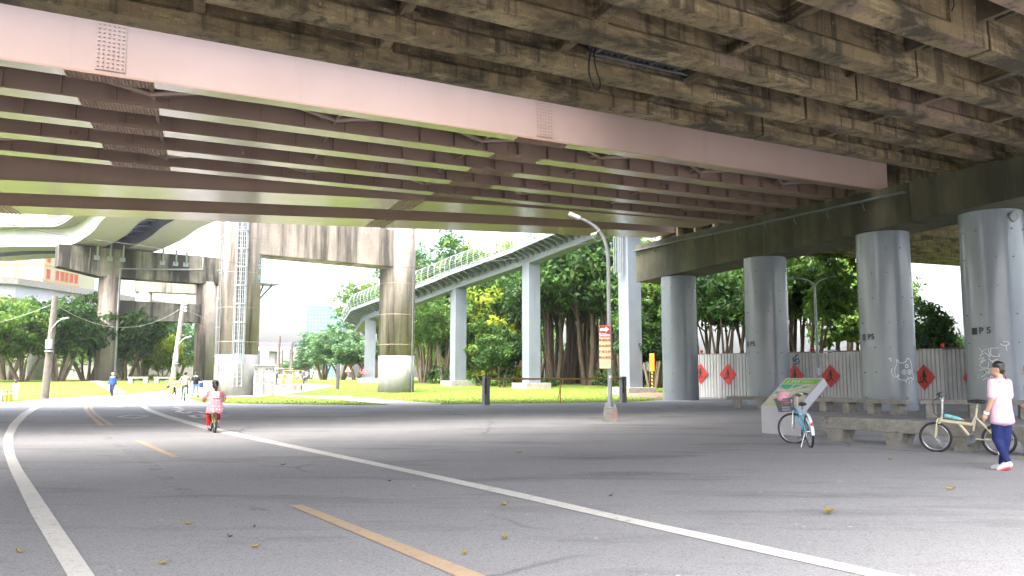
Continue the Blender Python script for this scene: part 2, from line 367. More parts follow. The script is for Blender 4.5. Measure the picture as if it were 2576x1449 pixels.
def person(label, loc, rz, H=1.7, pose=None, top='tee', c_top=(.5, .5, .5), c_leg=(.05, .06, .12), c_shoe=(.7, .7, .7), vox=.02, girth=1., headk=1., short=False, hair='short', group=None, turn=0, extra=None, mt_top=None, sleeve='long', hem=.84, skirt=0):
    root = thing('person', label, 'person', loc, rz, group)
    k = H / 1.7
    J = dict(BASE); J.update(pose or {})
    J = {a: V3(b) * k for a, b in J.items()}
    g = girth * k
    hd = J['head']; TH = Matrix.Translation(hd) @ Matrix.Rotation(turn, 4, 'Z'); hr = k * headk
    def hp(x, y, z): return TH @ Vector((x * hr, y * hr, z * hr))
    def hand(mb, w, e, side):
        d = (w - e).normalized(); fw = V3((0, 1, 0)); s = d.cross(fw)
        s = s.normalized() if s.length > .1 else V3((1, 0, 0)); f = s.cross(d).normalized()
        if 'grip' in J: pass
        palm = w + d * .05 * k
        mb.ell(palm, (.045 * k, .045 * k, .045 * k), 10, 8)
        mb.cone(w, .026 * k, w + d * .075 * k, .034 * k, 10)
        for q, (off, ln) in enumerate(((-.027, .062), (-.009, .074), (.009, .07), (.027, .056))):
            b = w + d * .085 * k + f * off * k
            c = b + d * ln * .5 * k - s * side * .006 * k
            e2 = c + d * ln * .42 * k - s * side * .022 * k
            mb.cone(b, .0095 * k, c, .0088 * k, 8); mb.cone(c, .0088 * k, e2, .0075 * k, 8)
        b = w + d * .035 * k + f * .03 * k
        c = b + d * .03 * k + f * .03 * k - s * side * .012 * k
        mb.cone(b, .0125 * k, c, .0105 * k, 8); mb.cone(c, .0105 * k, c + d * .032 * k - s * side * .008 * k, .0085 * k, 8)
    def torso(mb, e=0.0, low=True):
        ch, wa, pe = J['chest'], J['waist'], J['pelvis']
        mb.ell(ch + V3((0, 0, .02 * k)), ((.165 + e) * g, (.108 + e) * g, (.16 + e) * k), 16, 12)
        mb.ell(wa, ((.14 + e) * g, (.1 + e) * g, (.17 + e) * k), 16, 12)
        if low: mb.ell(pe, ((.16 + e) * g, (.115 + e) * g, (.14 + e) * k), 16, 12)
        sh = (J['shL'] + J['shR']) / 2
        mb.cone(J['shL'], (.055 + e) * k, sh + V3((0, 0, .02 * k)), (.065 + e) * k); mb.cone(J['shR'], (.055 + e) * k, sh + V3((0, 0, .02 * k)), (.065 + e) * k)
        mb.cone(ch, (.1 + e) * k, wa, (.1 + e) * k)
        mb.cone(wa, (.1 + e) * k, pe, (.1 + e) * k)
    def bodyf(mb):
        torso(mb)
        mb.cone(J['neck'] - V3((0, 0, .03 * k)), .055 * k, hd - V3((0, .01 * k, .05 * k)), .05 * k)
        mb.ell(hp(0, 0, .025), (.073 * hr, .09 * hr, .1 * hr), 16, 12); mb.ell(hp(0, .022, -.045), (.056 * hr, .066 * hr, .07 * hr), 14, 10)
        mb.cone(hp(0, .088, .01), .009 * hr, hp(0, .106, -.022), .013 * hr, 8)                     # nose
        mb.cone(hp(-.02, .08, -.058), .009 * hr, hp(.02, .08, -.058), .009 * hr, 8)               # lips
        for s in (-1, 1):
            mb.ell(hp(s * .075, -.008, -.01), (.012 * hr, .02 * hr, .032 * hr), 8, 8)              # ears
            mb.ell(hp(s * .03, .079, .012), (.012 * hr,) * 3, 8, 6)                                # eyelids
        for S, sd in (('L', -1), ('R', 1)):
            mb.cone(J['sh' + S], .052 * g, J['el' + S], .041 * g); mb.cone(J['el' + S], .041 * g, J['wr' + S], .028 * g)
            hand(mb, J['wr' + S], J['el' + S], sd)
            mb.cone(J['h' + S], .085 * g, J['kn' + S], .056 * g); mb.cone(J['kn' + S], .056 * g, J['an' + S], .038 * g)
            kn, an = J['kn' + S], J['an' + S]
            mb.cone(kn.lerp(an, .22) - V3((0, .012 * k, 0)), .054 * g, kn.lerp(an, .5), .045 * g)
            mb.cone(J['an' + S], .036 * k, J['to' + S], .03 * k)
    fuse(bodyf, min(vox, .014), 'body', m_skin, root, 3)
    mtop = mt_top or cloth('top cloth', c_top)
    def topf(mb):
        sh = (J['shL'] + J['shR']) / 2; pe = J['pelvis']
        zb_ = hem * k; axis = [sh - V3((0, 0, .05 * k)), J['chest'], J['waist'], pe + V3((0, 0, -.0))]
        low = pe + V3((0, -skirt * .3 * k, zb_ - pe.z + .05 * k))
        P = curve_pts0(axis + ([low] if low.z < pe.z - .01 else []), 4); n = len(P)
        for i, p in enumerate(P):
            f = i / (n - 1); wx = (.172 if f < .25 else .168 + .02 * f) + skirt * f * f; wy = .112 + .02 * f + skirt * .7 * f * f
            if p.z < zb_ + .03 * k: p = V3((p.x, p.y, zb_ + .03 * k))
            mb.ell(p, (wx * g, wy * g, .075 * k), 18, 8)
        mb.ell(J['neck'] - V3((0, .015 * k, .045 * k)), (.085 * g, .08 * g, .05 * k))
        mb.cone(J['shL'] + V3((.03, 0, -.005)) * k, .058 * k, sh + V3((0, 0, .025 * k)), .07 * k); mb.cone(J['shR'] + V3((-.03, 0, -.005)) * k, .058 * k, sh + V3((0, 0, .025 * k)), .07 * k)
        for S in 'LR':
            a, e_, w = J['sh' + S], J['el' + S], J['wr' + S]
            if sleeve == 'long': mb.cone(a, .066 * g, e_, .056 * g); mb.cone(e_, .056 * g, e_.lerp(w, .93), .047 * g)
            else: q = a.lerp(e_, .8); mb.cone(a, .066 * g, q, .072 * g)
    t_ = fuse(topf, vox, 'shirt' if sleeve == 'short' else 'jacket', mtop, root)
    def legf(mb):
        mb.ell(J['pelvis'] - V3((0, 0, .02 * k)), (.168 * g, .122 * g, .13 * k), 14, 10)
        for S in 'LR':
            h, kn, an = J['h' + S], J['kn' + S], J['an' + S]
            if short: mb.cone(h, .1 * g, h.lerp(kn, .85), .088 * g)
            else: mb.cone(h, .098 * g, kn, .07 * g); mb.cone(kn, .07 * g, kn.lerp(an, .92), .054 * g)
    fuse(legf, vox, 'shorts' if short else 'trousers', cloth('leg cloth', c_leg), root)
    for S in 'LR':
        def shoef(mb):
            a, t2 = J['an' + S], J['to' + S]; d = (t2 - a); d.normalize()
            heel = a - V3((d.x, d.y, 0)) * .035 * k - V3((0, 0, .035 * k))
            mb.cone(a - V3((0, 0, .01 * k)), .046 * k, heel, .042 * k); mb.cone(heel, .042 * k, t2, .036 * k); mb.cone(a, .042 * k, t2, .04 * k)
        fuse(shoef, min(vox, .012), 'shoe', cloth('shoe cloth', c_shoe), root, 2)
    def hairf(mb):
        T_ = Matrix.Rotation(turn, 4, 'Z')
        mb.ell(hp(0, -.018, .066), (.086 * hr, .098 * hr, .078 * hr), 14, 10, T_)
        mb.ell(hp(0, -.04, .015), (.086 * hr, .075 * hr, .095 * hr), 14, 10, T_)
        for q in range(9):
            a = q / 8 * math.pi; mb.ell(hp(.07 * math.cos(a), .055 * math.sin(a) - .005, .085), (.025 * hr,) * 3, 6, 6)
        if hair == 'ponytail': mb.cone(hp(0, -.095, .03), .035 * hr, hp(.01, -.15, -.06), .03 * hr); mb.cone(hp(.01, -.15, -.06), .03 * hr, hp(.0, -.12, -.2), .014 * hr)
        if hair == 'long': mb.cone(hp(0, -.07, 0), .06 * hr, hp(0, -.1, -.25), .05 * hr)
    fuse(hairf, min(vox, .012), 'hair', m_hair, root, 2)
    if extra: extra(root, J, k)
    return root

def wheel(Rw, name, parent, off=(0, 0, 0), tw=.02, nsp=18, rot=0, rimc=None):
    """tyre, rim and spokes about a level axle along y"""
    c = Vector((off[0], off[1], off[2]))
    ca, sa = math.cos(rot), math.sin(rot)
    def pt(a, r, y=0): return c + Vector((r * math.cos(a) * ca - y * sa, r * math.cos(a) * sa + y * ca, r * math.sin(a)))
    ty = MB(); ty.tube([pt(2 * math.pi * i / 32, Rw - tw) for i in range(32)], tw, 8, True)
    w = ty.build(name, m_black, parent)
    rm = MB(); rm.tube([pt(2 * math.pi * i / 32, Rw - 2 * tw - .006) for i in range(32)], .009, 6, True)
    rm.build('rim', rimc or m_chrome, w)
    sp = MB()
    for i in range(nsp):
        a = 2 * math.pi * i / nsp; sd = .025 if i % 2 else -.025
        sp.tube([pt(a + .25, .02, sd), pt(a, Rw - 2 * tw - .01)], .0017, 4)
    sp.cyl(pt(0, 0, -.05), pt(0, 0, .05), .018, n=8)
    sp.build('spokes', m_chrome, w)
    return w
def bike(label, loc, rz, Rw=.33, wb=1.05, seat=.86, bar=1.0, c_frame=(.3, .6, .7), style='city', steer=0, lean=0, basket=False, group=None, name='bicycle', crank=.6, tw=.02, stand=True):
    root = thing(name, label, 'bicycle', loc, rz, group); root.rotation_euler = (lean, 0, rz)
    m_fr = Mt('bicycle paint', c_frame, tuple(x * .85 for x in c_frame), .35, scale=8, world=False)
    y0 = 0
    bb = V3((wb * .42, 0, .28)); rh = V3((0, 0, Rw)); st = V3((wb * .42 - .14, 0, seat)); hx = wb - .1
    hb, ht = V3((hx + .03, 0, Rw + .27)), V3((hx - .03, 0, Rw + .42 if style != 'fold' else Rw + .36))
    fr = MB()
    seatlow = bb.lerp(st, .62)
    if style == 'fold':
        fr.tube([ht.lerp(hb, .5), V3((wb * .42 - .02, 0, Rw + .26)), seatlow], [.032, .034, .03], 10)
        fr.tube([bb, V3((wb * .62, 0, Rw + .29))], .028, 8)
    else:
        fr.tube([hb, bb + V3((.02, 0, .06)), bb], .021, 8)
        fr.tube([ht, bb.lerp(st, .38)], .018, 8)
    fr.tube([bb, st.lerp(bb, .12)], .018, 8); fr.tube([hb - V3((0, 0, .02)), ht + V3((0, 0, .02))], .026, 10)
    for s in (-1, 1):
        fr.tube([bb + V3((0, s * .03, 0)), rh + V3((0, s * .065, 0))], .011, 6); fr.tube([seatlow + V3((0, s * .02, 0)), rh + V3((0, s * .065, 0))], .011, 6)
    fr.build('frame', m_fr, root)
    wheel(Rw, 'wheel', root, rh, tw)
    # the steered half turns about the head tube
    px = hx
    def S(p):
        p = V3(p); d = p - V3((px, 0, 0)); ca, sa = math.cos(steer), math.sin(steer)
        return V3((px + d.x * ca - d.y * sa, d.x * sa + d.y * ca, p.z))
    fh = S((wb, 0, Rw)); wheel(Rw, 'wheel', root, fh, tw, rot=steer)
    fk = MB()
    for s in (-1, 1): fk.tube([S((wb, s * .06, Rw)), S((hx + .05, s * .055, Rw * 2 + .03)), S((hx + .03, s * .02, Rw * 2 + .06))], .014, 6)
    fk.build('fork', m_fr if style != 'city' else m_chrome, root)
    hbm = MB()
    top = V3((hx - .06, 0, bar))
    hbm.tube([S(ht), S(top)], .016 if style != 'fold' else .022, 8)
    w = .26
    if style == 'city': hp_ = [(hx - .22, w, bar + .02), (hx - .12, w, bar + .05), (hx - .03, .12, bar + .04), (hx - .05, 0, bar), (hx - .03, -.12, bar + .04), (hx - .12, -w, bar + .05), (hx - .22, -w, bar + .02)]
    else: hp_ = [(hx - .08, .28, bar + .01), (hx - .06, 0, bar), (hx - .08, -.28, bar + .01)]
    hbm.tube([S(p) for p in hp_], .012, 8)
    h_ = hbm.build('handlebar', m_chrome, root)
    gm = MB()
    for s in (0, -1):
        a, b = V3(hp_[s]), V3(hp_[1 if s == 0 else -2])
        if style == 'city': gm.tube([S(a), S(a.lerp(b, .95))], .017, 8)
        else: gm.tube([S(a), S(a.lerp(V3(hp_[1]), .42))], .017, 8)
        q = S(a.lerp(b, .7)); gm.tube([q + V3((.02, 0, 0)), q + V3((.05, 0, -.03)), S(a) + V3((.05, 0, -.03))], .006, 5)
    gm.build('grip', m_blackp, h_)
    cb = MB()
    for s in (-1, 1):
        cb.tube([S((hx - .03, s * .1, bar + .03)), S((hx + .1, s * .08, bar - .06)), S((hx + .1, s * .03, bar - .28)), S((hx + .03, 0, Rw * 2 + .1))], .005, 5)
    cb.build('brake_cable', m_cable, root)
    sd = MB(); sd.ell(st + V3((-.04, 0, .04)), (.12, .085, .04), 14, 8); sd.cone(st + V3((0, 0, .045)), .04, st + V3((.15, 0, .04)), .024)
    sd.build('saddle', m_blackp, root)
    sp = MB(); sp.cyl(st.lerp(bb, .35), st + V3((0, 0, .03)), .014, n=8); sp.build('seat_post', m_chrome, root)
    ck = MB(); ck.cyl(bb + V3((0, .03, 0)), bb + V3((0, .045, 0)), .075, n=20)
    for s, a in ((-1, crank), (1, crank + math.pi)):
        e = bb + V3((.16 * math.cos(a), s * .07, .16 * math.sin(a)))
        ck.tube([bb + V3((0, s * .06, 0)), e], .011, 6); ck.box(e + V3((0, s * .05, 0)), (.09, .09, .022))
    ck.build('crankset', m_darksteel, root)
    if style == 'city':
        for c_, rt in ((rh, 0), (fh, steer)):
            lo, hi = (.35, 3.3) if rt == 0 else (.6, 3.0)
            L, Q = [], []
            for i in range(15):
                a = lo + (hi - lo) * i / 14; r_ = Rw + .022
                for arr, yy in ((L, .028), (Q, -.028)):
                    x_, z_ = r_ * math.cos(a), r_ * math.sin(a)
                    arr.append(c_ + V3((x_ * math.cos(rt) - yy * math.sin(rt), x_ * math.sin(rt) + yy * math.cos(rt), z_)))
            fd = MB(); fd.ribbon(L, Q); fd.ribbon([p + V3((0, 0, .004)) for p in Q], [p + V3((0, 0, .004)) for p in L])
            fd.build('mudguard', m_white, root)
        rf = MB(); rf.cyl(V3((-Rw - .02, 0, Rw + .16)), V3((-Rw - .05, 0, Rw + .17)), .03, n=12); rf.build('reflector', m_red, root)
    if stand:
        kb = MB(); kb.tube([V3((.05, .06, Rw)), V3((-.02, .2, .01))], .009, 6); kb.build('kickstand', m_chrome, root)
    if basket:
        bk = MB(); x0, x1, z0, z1 = hx + .06, hx + .36, bar - .3, bar - .03
        def ring(z, e): return [S((x0 - e * .2, .17 + e, z)), S((x1 + e, .17 + e, z)), S((x1 + e, -.17 - e, z)), S((x0 - e * .2, -.17 - e, z))]
        for q in range(6):
            f_ = q / 5; bk.tube(ring(z0 + (z1 - z0) * f_, -.04 + .05 * f_), .006 if q < 5 else .011, 5, True)
        lo, hi = ring(z0, -.04), ring(z1, .01)
        for i in range(4):
            for q in range(9):
                f_ = q / 9; bk.tube([lo[i].lerp(lo[(i + 1) % 4], f_), hi[i].lerp(hi[(i + 1) % 4], f_)], .0045, 4)
        for q in range(6): bk.tube([lo[0].lerp(lo[1], q / 5), lo[3].lerp(lo[2], q / 5)], .0045, 4)
        bk.build('basket', m_darksteel, root)
    return root, S

# --- the man in the pale pink shirt walking to the bench
pm = G(2528, 1186)
def watch(root, J, k):
    mb = MB(); d = (J['wrL'] - J['elL']).normalized(); mb.cyl(J['wrL'] - d * .035, J['wrL'] + d * .0, .041, n=14); mb.build('wrist_watch', m_white, root)
    for S_ in 'LR':
        mb = MB(); a, t2 = J['an' + S_], J['to' + S_]
        d = (t2 - a).normalized(); h_ = a - V3((d.x, d.y, 0)) * .05 - V3((0, 0, .075)); mb.tube([h_, h_.lerp(t2 - V3((0, 0, .03)), .5), t2 - V3((0, 0, .034))], [.025, .03, .025], 8); mb.build('shoe_sole', Mt('coral sole', (.6, .12, .12), None, .6), root)
    e = MB()
    for s in (-1, 1): e.ell(J['head'] + Matrix.Rotation(.65, 3, 'Z') @ V3((s * .03, .088, .012)), (.005, .004, .004), 8, 6)
    e.build('eye', m_signblack, root)
    mb = MB(); mb.tube([J['head'] + V3((.075, -.03, .0)), J['head'] + V3((.088, -.05, -.1)), J['head'] + V3((.1, -.06, -.18))], .006, 5); mb.build('mask_string', m_blackp, root)
person('teenager in a pale pink shirt and navy jeans walking towards the beige folding bicycle', pm, R(22), 1.63,
       dict(elL=(-.25, -.05, 1.12), wrL=(-.27, .06, .89), elR=(.22, .03, 1.12), wrR=(.12, .2, .98), knL=(-.075, .05, .5), anL=(-.06, -.1, .15), toL=(-.075, .05, .04), knR=(.06, .0, .49), anR=(.04, .08, .085), toR=(.05, .24, .03)),
       c_top=(.74, .5, .6), c_leg=(.02, .032, .13), c_shoe=(.78, .78, .8), vox=.012, girth=1.04, sleeve='short', hem=.72, skirt=.02, turn=.65, extra=watch)
pr = G(2606, 1162)
person('person at the right edge in a black shirt and green shorts beside the bench', pr, R(60), 1.62, dict(elL=(-.32, .02, 1.13), wrL=(-.2, .1, 1.0), anL=(-.12, -.02, .085), toL=(-.2, .12, .03)),
       c_top=(.015, .015, .018), c_leg=(.10, .13, .07), c_shoe=(.7, .66, .6), vox=.016, sleeve='short', short=True)

# --- the child in the pink dotted coat on a green bicycle
RIDE = dict(pelvis=(0, -.1, .9), waist=(0, -.07, 1.05), chest=(0, -.02, 1.23), neck=(0, .0, 1.38), head=(0, .04, 1.545), shL=(-.17, .02, 1.34), shR=(.17, .02, 1.34),
            elL=(-.32, .12, 1.14), wrL=(-.29, .36, 1.05), elR=(.32, .12, 1.14), wrR=(.29, .36, 1.05), hL=(-.1, -.06, .88), hR=(.1, -.06, .88),
            knL=(-.15, .22, .62), anL=(-.15, .08, .26), toL=(-.16, .22, .2), knR=(.15, .3, .76), anR=(.15, .18, .42), toR=(.16, .33, .38))
mdot, t, b = nt('pink dotted cloth')
vo = N(t, 'ShaderNodeTexVoronoi'); vo.inputs['Scale'].default_value = 13; vo.inputs['Randomness'].default_value = .35
t.links.new(coords(t, world=False), vo.inputs['Vector'])
mr = N(t, 'ShaderNodeMapRange'); mr.inputs['From Min'].default_value = .26; mr.inputs['From Max'].default_value = .32
t.links.new(vo.outputs['Distance'], mr.inputs['Value'])
t.links.new(mixc(t, mr.outputs[0], (.85, .78, .8), (.70, .27, .33)), b.inputs['Base Color']); b.inputs['Roughness'].default_value = .8
kp = G(540, 1090)
kang = R(27)
def patch(root, J, k):
    mb = MB(); c_ = J['chest'] + V3((0, -.17 * k, .02))
    mb.bbox(c_, (.17, .02, .17), .006, M=Matrix.Rotation(R(-8), 4, 'X')); mb.build('back_patch', cloth('white patch', (.8, .76, .76)), root)
child = person('child in a pink dotted coat and red trousers riding away on a small green bicycle', kp + V3((-.1, .19, -.03)), kang, 1.34, RIDE, c_leg=(.62, .015, .03), c_shoe=(.8, .42, .5), vox=.015, headk=1.25, girth=1.18, hair='ponytail', mt_top=mdot, hem=.66, skirt=.05, extra=patch)
bike('small bright green bicycle ridden by the child in the pink coat', kp, R(90) + kang, Rw=.27, wb=.86, seat=.64, bar=.82, c_frame=(.42, .55, .02), style='kid', steer=R(7), crank=-1.2, tw=.026, stand=False)

# --- the group by the ladder pier
c2 = G(463, 1010)
person('cyclist in a beige jacket and grey trousers riding away towards the piers', c2 + V3((-.15, .4, .08)), R(20), 1.66, dict(RIDE, knL=(-.15, .12, .5), anL=(-.15, .0, .12), toL=(-.16, .13, .06)), c_top=(.42, .33, .25), c_leg=(.16, .2, .19), c_shoe=(.08, .05, .04), vox=.02)
bike('green public bicycle under the cyclist in the beige jacket', c2, R(110), Rw=.3, wb=1.0, seat=.84, bar=1.02, c_frame=(.3, .45, .03), style='kid', steer=R(8), crank=-.9, stand=False, tw=.024)
jm = G(491, 998)
def pack(root, J, k):
    mb = MB(); mb.bbox(J['chest'] + V3((.07, -.2, -.04)), (.26, .13, .26), .04); o = mb.build('shoulder_bag', cloth('black bag', (.02, .022, .03)), root)
    mb = MB(); mb.tube([J['shL'] + V3((0, -.1, .02)), J['chest'] + V3((0, -.15, .05)), J['waist'] + V3((.13, -.1, .05))], .018, 6); mb.build('strap', m_blackp, o)
WALK = dict(knL=(-.1, .1, .5), anL=(-.11, .12, .09), toL=(-.12, .28, .05), knR=(.1, .02, .49), anR=(.11, -.2, .14), toR=(.11, -.07, .04), wrL=(-.24, -.1, .88), wrR=(.25, .18, .9))
person('man in a black jacket and blue jeans with a black shoulder bag', jm, R(0), 1.74, dict(knL=(-.13, .03, .49), anL=(-.18, -.02, .085), toL=(-.2, .13, .03), knR=(.13, .03, .49), anR=(.19, -.05, .085), toR=(.2, .1, .03), elL=(-.3, .0, 1.16), wrL=(-.16, .22, 1.12), elR=(.3, .0, 1.16), wrR=(.16, .22, 1.12)), c_top=(.02, .022, .03), c_leg=(.08, .2, .42), c_shoe=(.03, .03, .035), vox=.02, girth=1.1, extra=pack)
person('small child in a navy top standing close to the man in blue jeans', G(505, 994), R(-20), 1.15, c_top=(.02, .03, .12), c_leg=(.6, .4, .35), c_shoe=(.6, .5, .5), vox=.02, headk=1.3, girth=1.1, short=True)
bm_ = G(437, 998)
person('boy in a white shirt and black trousers walking with a dark ball', bm_, R(-75), 1.28, dict(WALK, elL=(-.24, .02, 1.12), wrL=(-.22, .15, .95)), c_top=(.75, .72, .66), c_leg=(.02, .02, .025), c_shoe=(.7, .7, .7), vox=.018, headk=1.2, sleeve='short')
mb = MB(); mb.ell((0, 0, 0), (.14, .14, .14), 16, 12); o = mb.build('ball', m_blackp); o.location = bm_ + V3((-.38, -.1, .72)); tag(o, 'dark ball carried at the side of the boy in white', 'ball')
def cap_(root, J, k):
    mb = MB(); mb.ell(J['head'] + V3((0, -.005, .07)), (.1, .115, .075), 14, 8); mb.ell(J['head'] + V3((0, .1, .06)), (.07, .08, .012), 12, 6); mb.build('cap', cloth('pale cap', (.6, .58, .55)), root)
person('man in a navy jacket and pale cap walking alone along the white road', G(281, 998), R(176), 1.68, WALK, c_top=(.03, .07, .2), c_leg=(.03, .035, .09), c_shoe=(.05, .05, .06), vox=.02, girth=1.08, extra=cap_)
person('person in a pale lilac jacket and white trousers beside the orange posts', G(38, 1008), R(5), 1.24, c_top=(.5, .5, .62), c_leg=(.72, .7, .7), c_shoe=(.7, .65, .62), vox=.018, hair='long')
m_cart = Mt('pale yellow paint', (.5, .4, .13), None, .5)
# --- far visitors on the sunny plaza
for lab, px, py, H_, ct, cl in (('person in black pausing by the corner of the graffiti wall', 693, 975, 1.7, (.03, .03, .04), (.05, .05, .06)), ('far visitor in a dark coat crossing the sunny plaza', 762, 969, 1.7, (.06, .07, .1), (.05, .06, .1)),
                                ('far visitor in grey beside the dark coated one on the plaza', 769, 969, 1.6, (.25, .25, .28), (.08, .08, .1)), ('far visitor in white under the trees at the plaza edge', 748, 969, 1.65, (.6, .6, .62), (.15, .16, .2))):
    person(lab, G(px, py), R(rng.uniform(-60, 60)), H_, WALK, c_top=ct, c_leg=cl, vox=.03, group='far visitors on the plaza')
for lab, px, h_ in (('yellow four seat pedal cart with a cream roof on the plaza', 712, 1.5), ('yellow pedal cart with an open side further along the plaza', 736, 1.3)):
    ct = thing('pedal_cart', lab, 'pedal cart', G(px, 973), R(70), 'pedal carts on the plaza')
    mb = MB(); mb.bbox((0, 0, .55), (1.9, 1.1, .45), .08); mb.bbox((-.5, 0, .95), (.3, 1, .5), .06); mb.build('body', m_cart, ct)
    mb = MB(); mb.bbox((0, 0, h_ + .3), (1.8, 1.2, .07), .03)
    for sx in (-.8, .8):
        for sy in (-.5, .5): mb.cyl((sx, sy, .7), (sx, sy, h_ + .3), .025, n=6)
    mb.build('roof', m_cart if h_ < 1.4 else m_path, ct)
    for sx in (-.65, .65):
        for sy in (-.5, .5): wheel(.26, 'wheel', ct, (sx, sy, .26), nsp=8)

# --- parked bicycles
bb0 = G(2056, 1131); bb1 = bb0 + V3((.14, 1.1, 0))
ab = math.atan2(bb1.y - bb0.y, bb1.x - bb0.x)
bl, S = bike('pale blue city bicycle with a front basket parked by the map board', bb0 + V3((-.02, .3, 0)), ab, Rw=.33, wb=1.08, seat=.82, bar=1.0, c_frame=(.16, .5, .66), steer=R(62), lean=R(-5), basket=True)
mb = MB()
for q in range(7): mb.ell(V3((rng.uniform(-.09, .09), rng.uniform(-.1, .1), rng.uniform(-.05, .15))), (rng.uniform(.08, .12), rng.uniform(.08, .12), rng.uniform(.07, .1)), 12, 8)
def bagf(m2): m2.add(mb.v, mb.f)
bg = fuse(bagf, .014, 'bag', cloth('pink bag cloth', (.72, .36, .42)), None, 3)
bg.location = bl.matrix_basis @ S((1.08 - .1 + .21, 0, 1.0 - .06)); tag(bg, 'crumpled pink cloth bag stuffed into the bicycle basket', 'bag')
fb0, fb1 = G(2490, 1148), G(2340, 1141)
af = R(139)
fo, S2 = bike('beige folding bicycle standing in front of the long concrete bench', V3((8.74, 14.83, 0)), af, Rw=.285, wb=1.04, seat=.92, bar=1.02, c_frame=(.62, .56, .40), style='fold', steer=R(4), lean=R(-3), crank=-1.15, tw=.024)
mb = MB(); q = S2((.93, 0, 1.1)); mb.bbox(q, (.09, .17, .02), .006, M=Matrix.Rotation(R(35), 4, 'Y')); mb.bbox(q - V3((0, 0, .04)), (.03, .03, .07), .005); mb.build('phone_holder', m_blackp, fo)
bt = thing('bottle', 'teal water bottle lying along the beige bicycle frame', 'bottle', (0, 0, 0)); bt.matrix_basis = fo.matrix_basis.copy()
mb = MB(); a_, b_ = V3((.87, 0, .70)), V3((.55, 0, .62)); mb.tube([a_, a_.lerp(b_, .1), a_.lerp(b_, .75), a_.lerp(b_, .9)], [.025, .037, .037, .02], 12); mb.build('bottle_body', Mt('teal clear plastic', (.05, .42, .45), (.4, .62, .66), .25, scale=14, world=False), bt)
mb = MB(); mb.cyl(a_.lerp(b_, .9), a_.lerp(b_, 1.02), .02, n=10); mb.build('bottle_cap', m_orange, bt)
# ================================================================ the two bridges overhead and their pier
BO = Vector((13.436, 43.341, 0)); Bd = Vector((.83555, .54941, 0)); Bc = Vector((-.3522, .93592, 0))
GR, XF, Z0 = .0384, .037, 9.86            # long fall, cross fall, soffit level at the pier
def zb(s, t): return Z0 + GR * s + XF * t
def BP(s, t, h=0): p = BO + Bd * s + Bc * t; p.z = zb(s, t) + h; return p
def BPz(s, t, z): p = BO + Bd * s + Bc * t; p.z = z; return p
def bar_(mb, s0, s1, t0, t1, h0, h1):
    """a straight member along the bridge"""
    return mb.hexa([BP(s0, t0, h0), BP(s1, t0, h0), BP(s1, t1, h0), BP(s0, t1, h0), BP(s0, t0, h1), BP(s1, t0, h1), BP(s1, t1, h1), BP(s0, t1, h1)])
SL = -60
def studs(mb, fmap, nx, ny, w, h, r=.022):
    """rows of bolt heads on a plate"""
    for i in range(nx):
        for j in range(ny):
            x, y = (i + .5) / nx * w - w / 2, (j + .5) / ny * h - h / 2
            ring0 = [fmap(x + r * math.cos(a), y + r * math.sin(a), 0) for a in (0, 1.05, 2.1, 3.14, 4.19, 5.24)]
            ring1 = [fmap(x + .8 * r * math.cos(a), y + .8 * r * math.sin(a), .03) for a in (0, 1.05, 2.1, 3.14, 4.19, 5.24)]
            mb.add(ring0 + ring1, [(k, (k + 1) % 6, 6 + (k + 1) % 6, 6 + k) for k in range(6)] + [(6, 7, 8, 9, 10, 11)])
sb = thing('steel_girder_bridge', 'mauve brown steel girder bridge overhead with bolted splices', 'bridge', BP(-30, -4, 0))
GT = [(-8.68, .52), (-6.38, .72), (-3.95, .72), (-1.42, .72), (1.2, .72)]
SE = .15
for gi, (t0, w) in enumerate(GT):
    mb = MB()
    bar_(mb, SL, SE, t0, t0 + w, 0, .045)                                   # bottom flange
    tw = t0 + (.035 if gi == 0 else w / 2 - .02)
    if gi: bar_(mb, SL, SE, tw, tw + .04, .045, 1.75)                       # web
    bar_(mb, SL, SE, t0 + .1, t0 + w - .05, 1.75, 1.8)
    s = SL
    while s < SE:
        if gi > 0: bar_(mb, s, s + .03, tw - .2, tw, .045, 1.75)
        bar_(mb, s, s + .03, tw + .04, tw + .24, .045, 1.75); s += 1.26
    g = mb.build('girder', m_steel, sb, True)
    if gi == 0: mb = MB(); bar_(mb, SL, SE, tw, tw + .04, .045, 1.75); mb.build('fascia_web', m_fascia, g, True)
    for ks, s0 in enumerate((-55.5, -43.2, -30.9, -18.5)):
        ln = 1.9 if ks > 1 else 1.6
        mb = MB(); bar_(mb, s0 - ln / 2, s0 + ln / 2, t0 - .02, t0 + w + .02, -.022, -.002)
        studs(mb, lambda x, y, z: BP(s0 + x, t0 + w / 2 + y, -.022 - z), 22, 4, ln, w, .026)
        mb.build('splice_plate', m_rust, g, True)
        mb = MB(); bar_(mb, s0 - .32, s0 + .32, tw - .022, tw - .002, .12, 1.7)
        studs(mb, lambda x, y, z: BP(s0 + x, tw - .022 - z, .91 + y), 6, 15, .62, 1.5, .026)
        mb.build('web_plate', m_fascia if gi == 0 else m_steel, g, True)
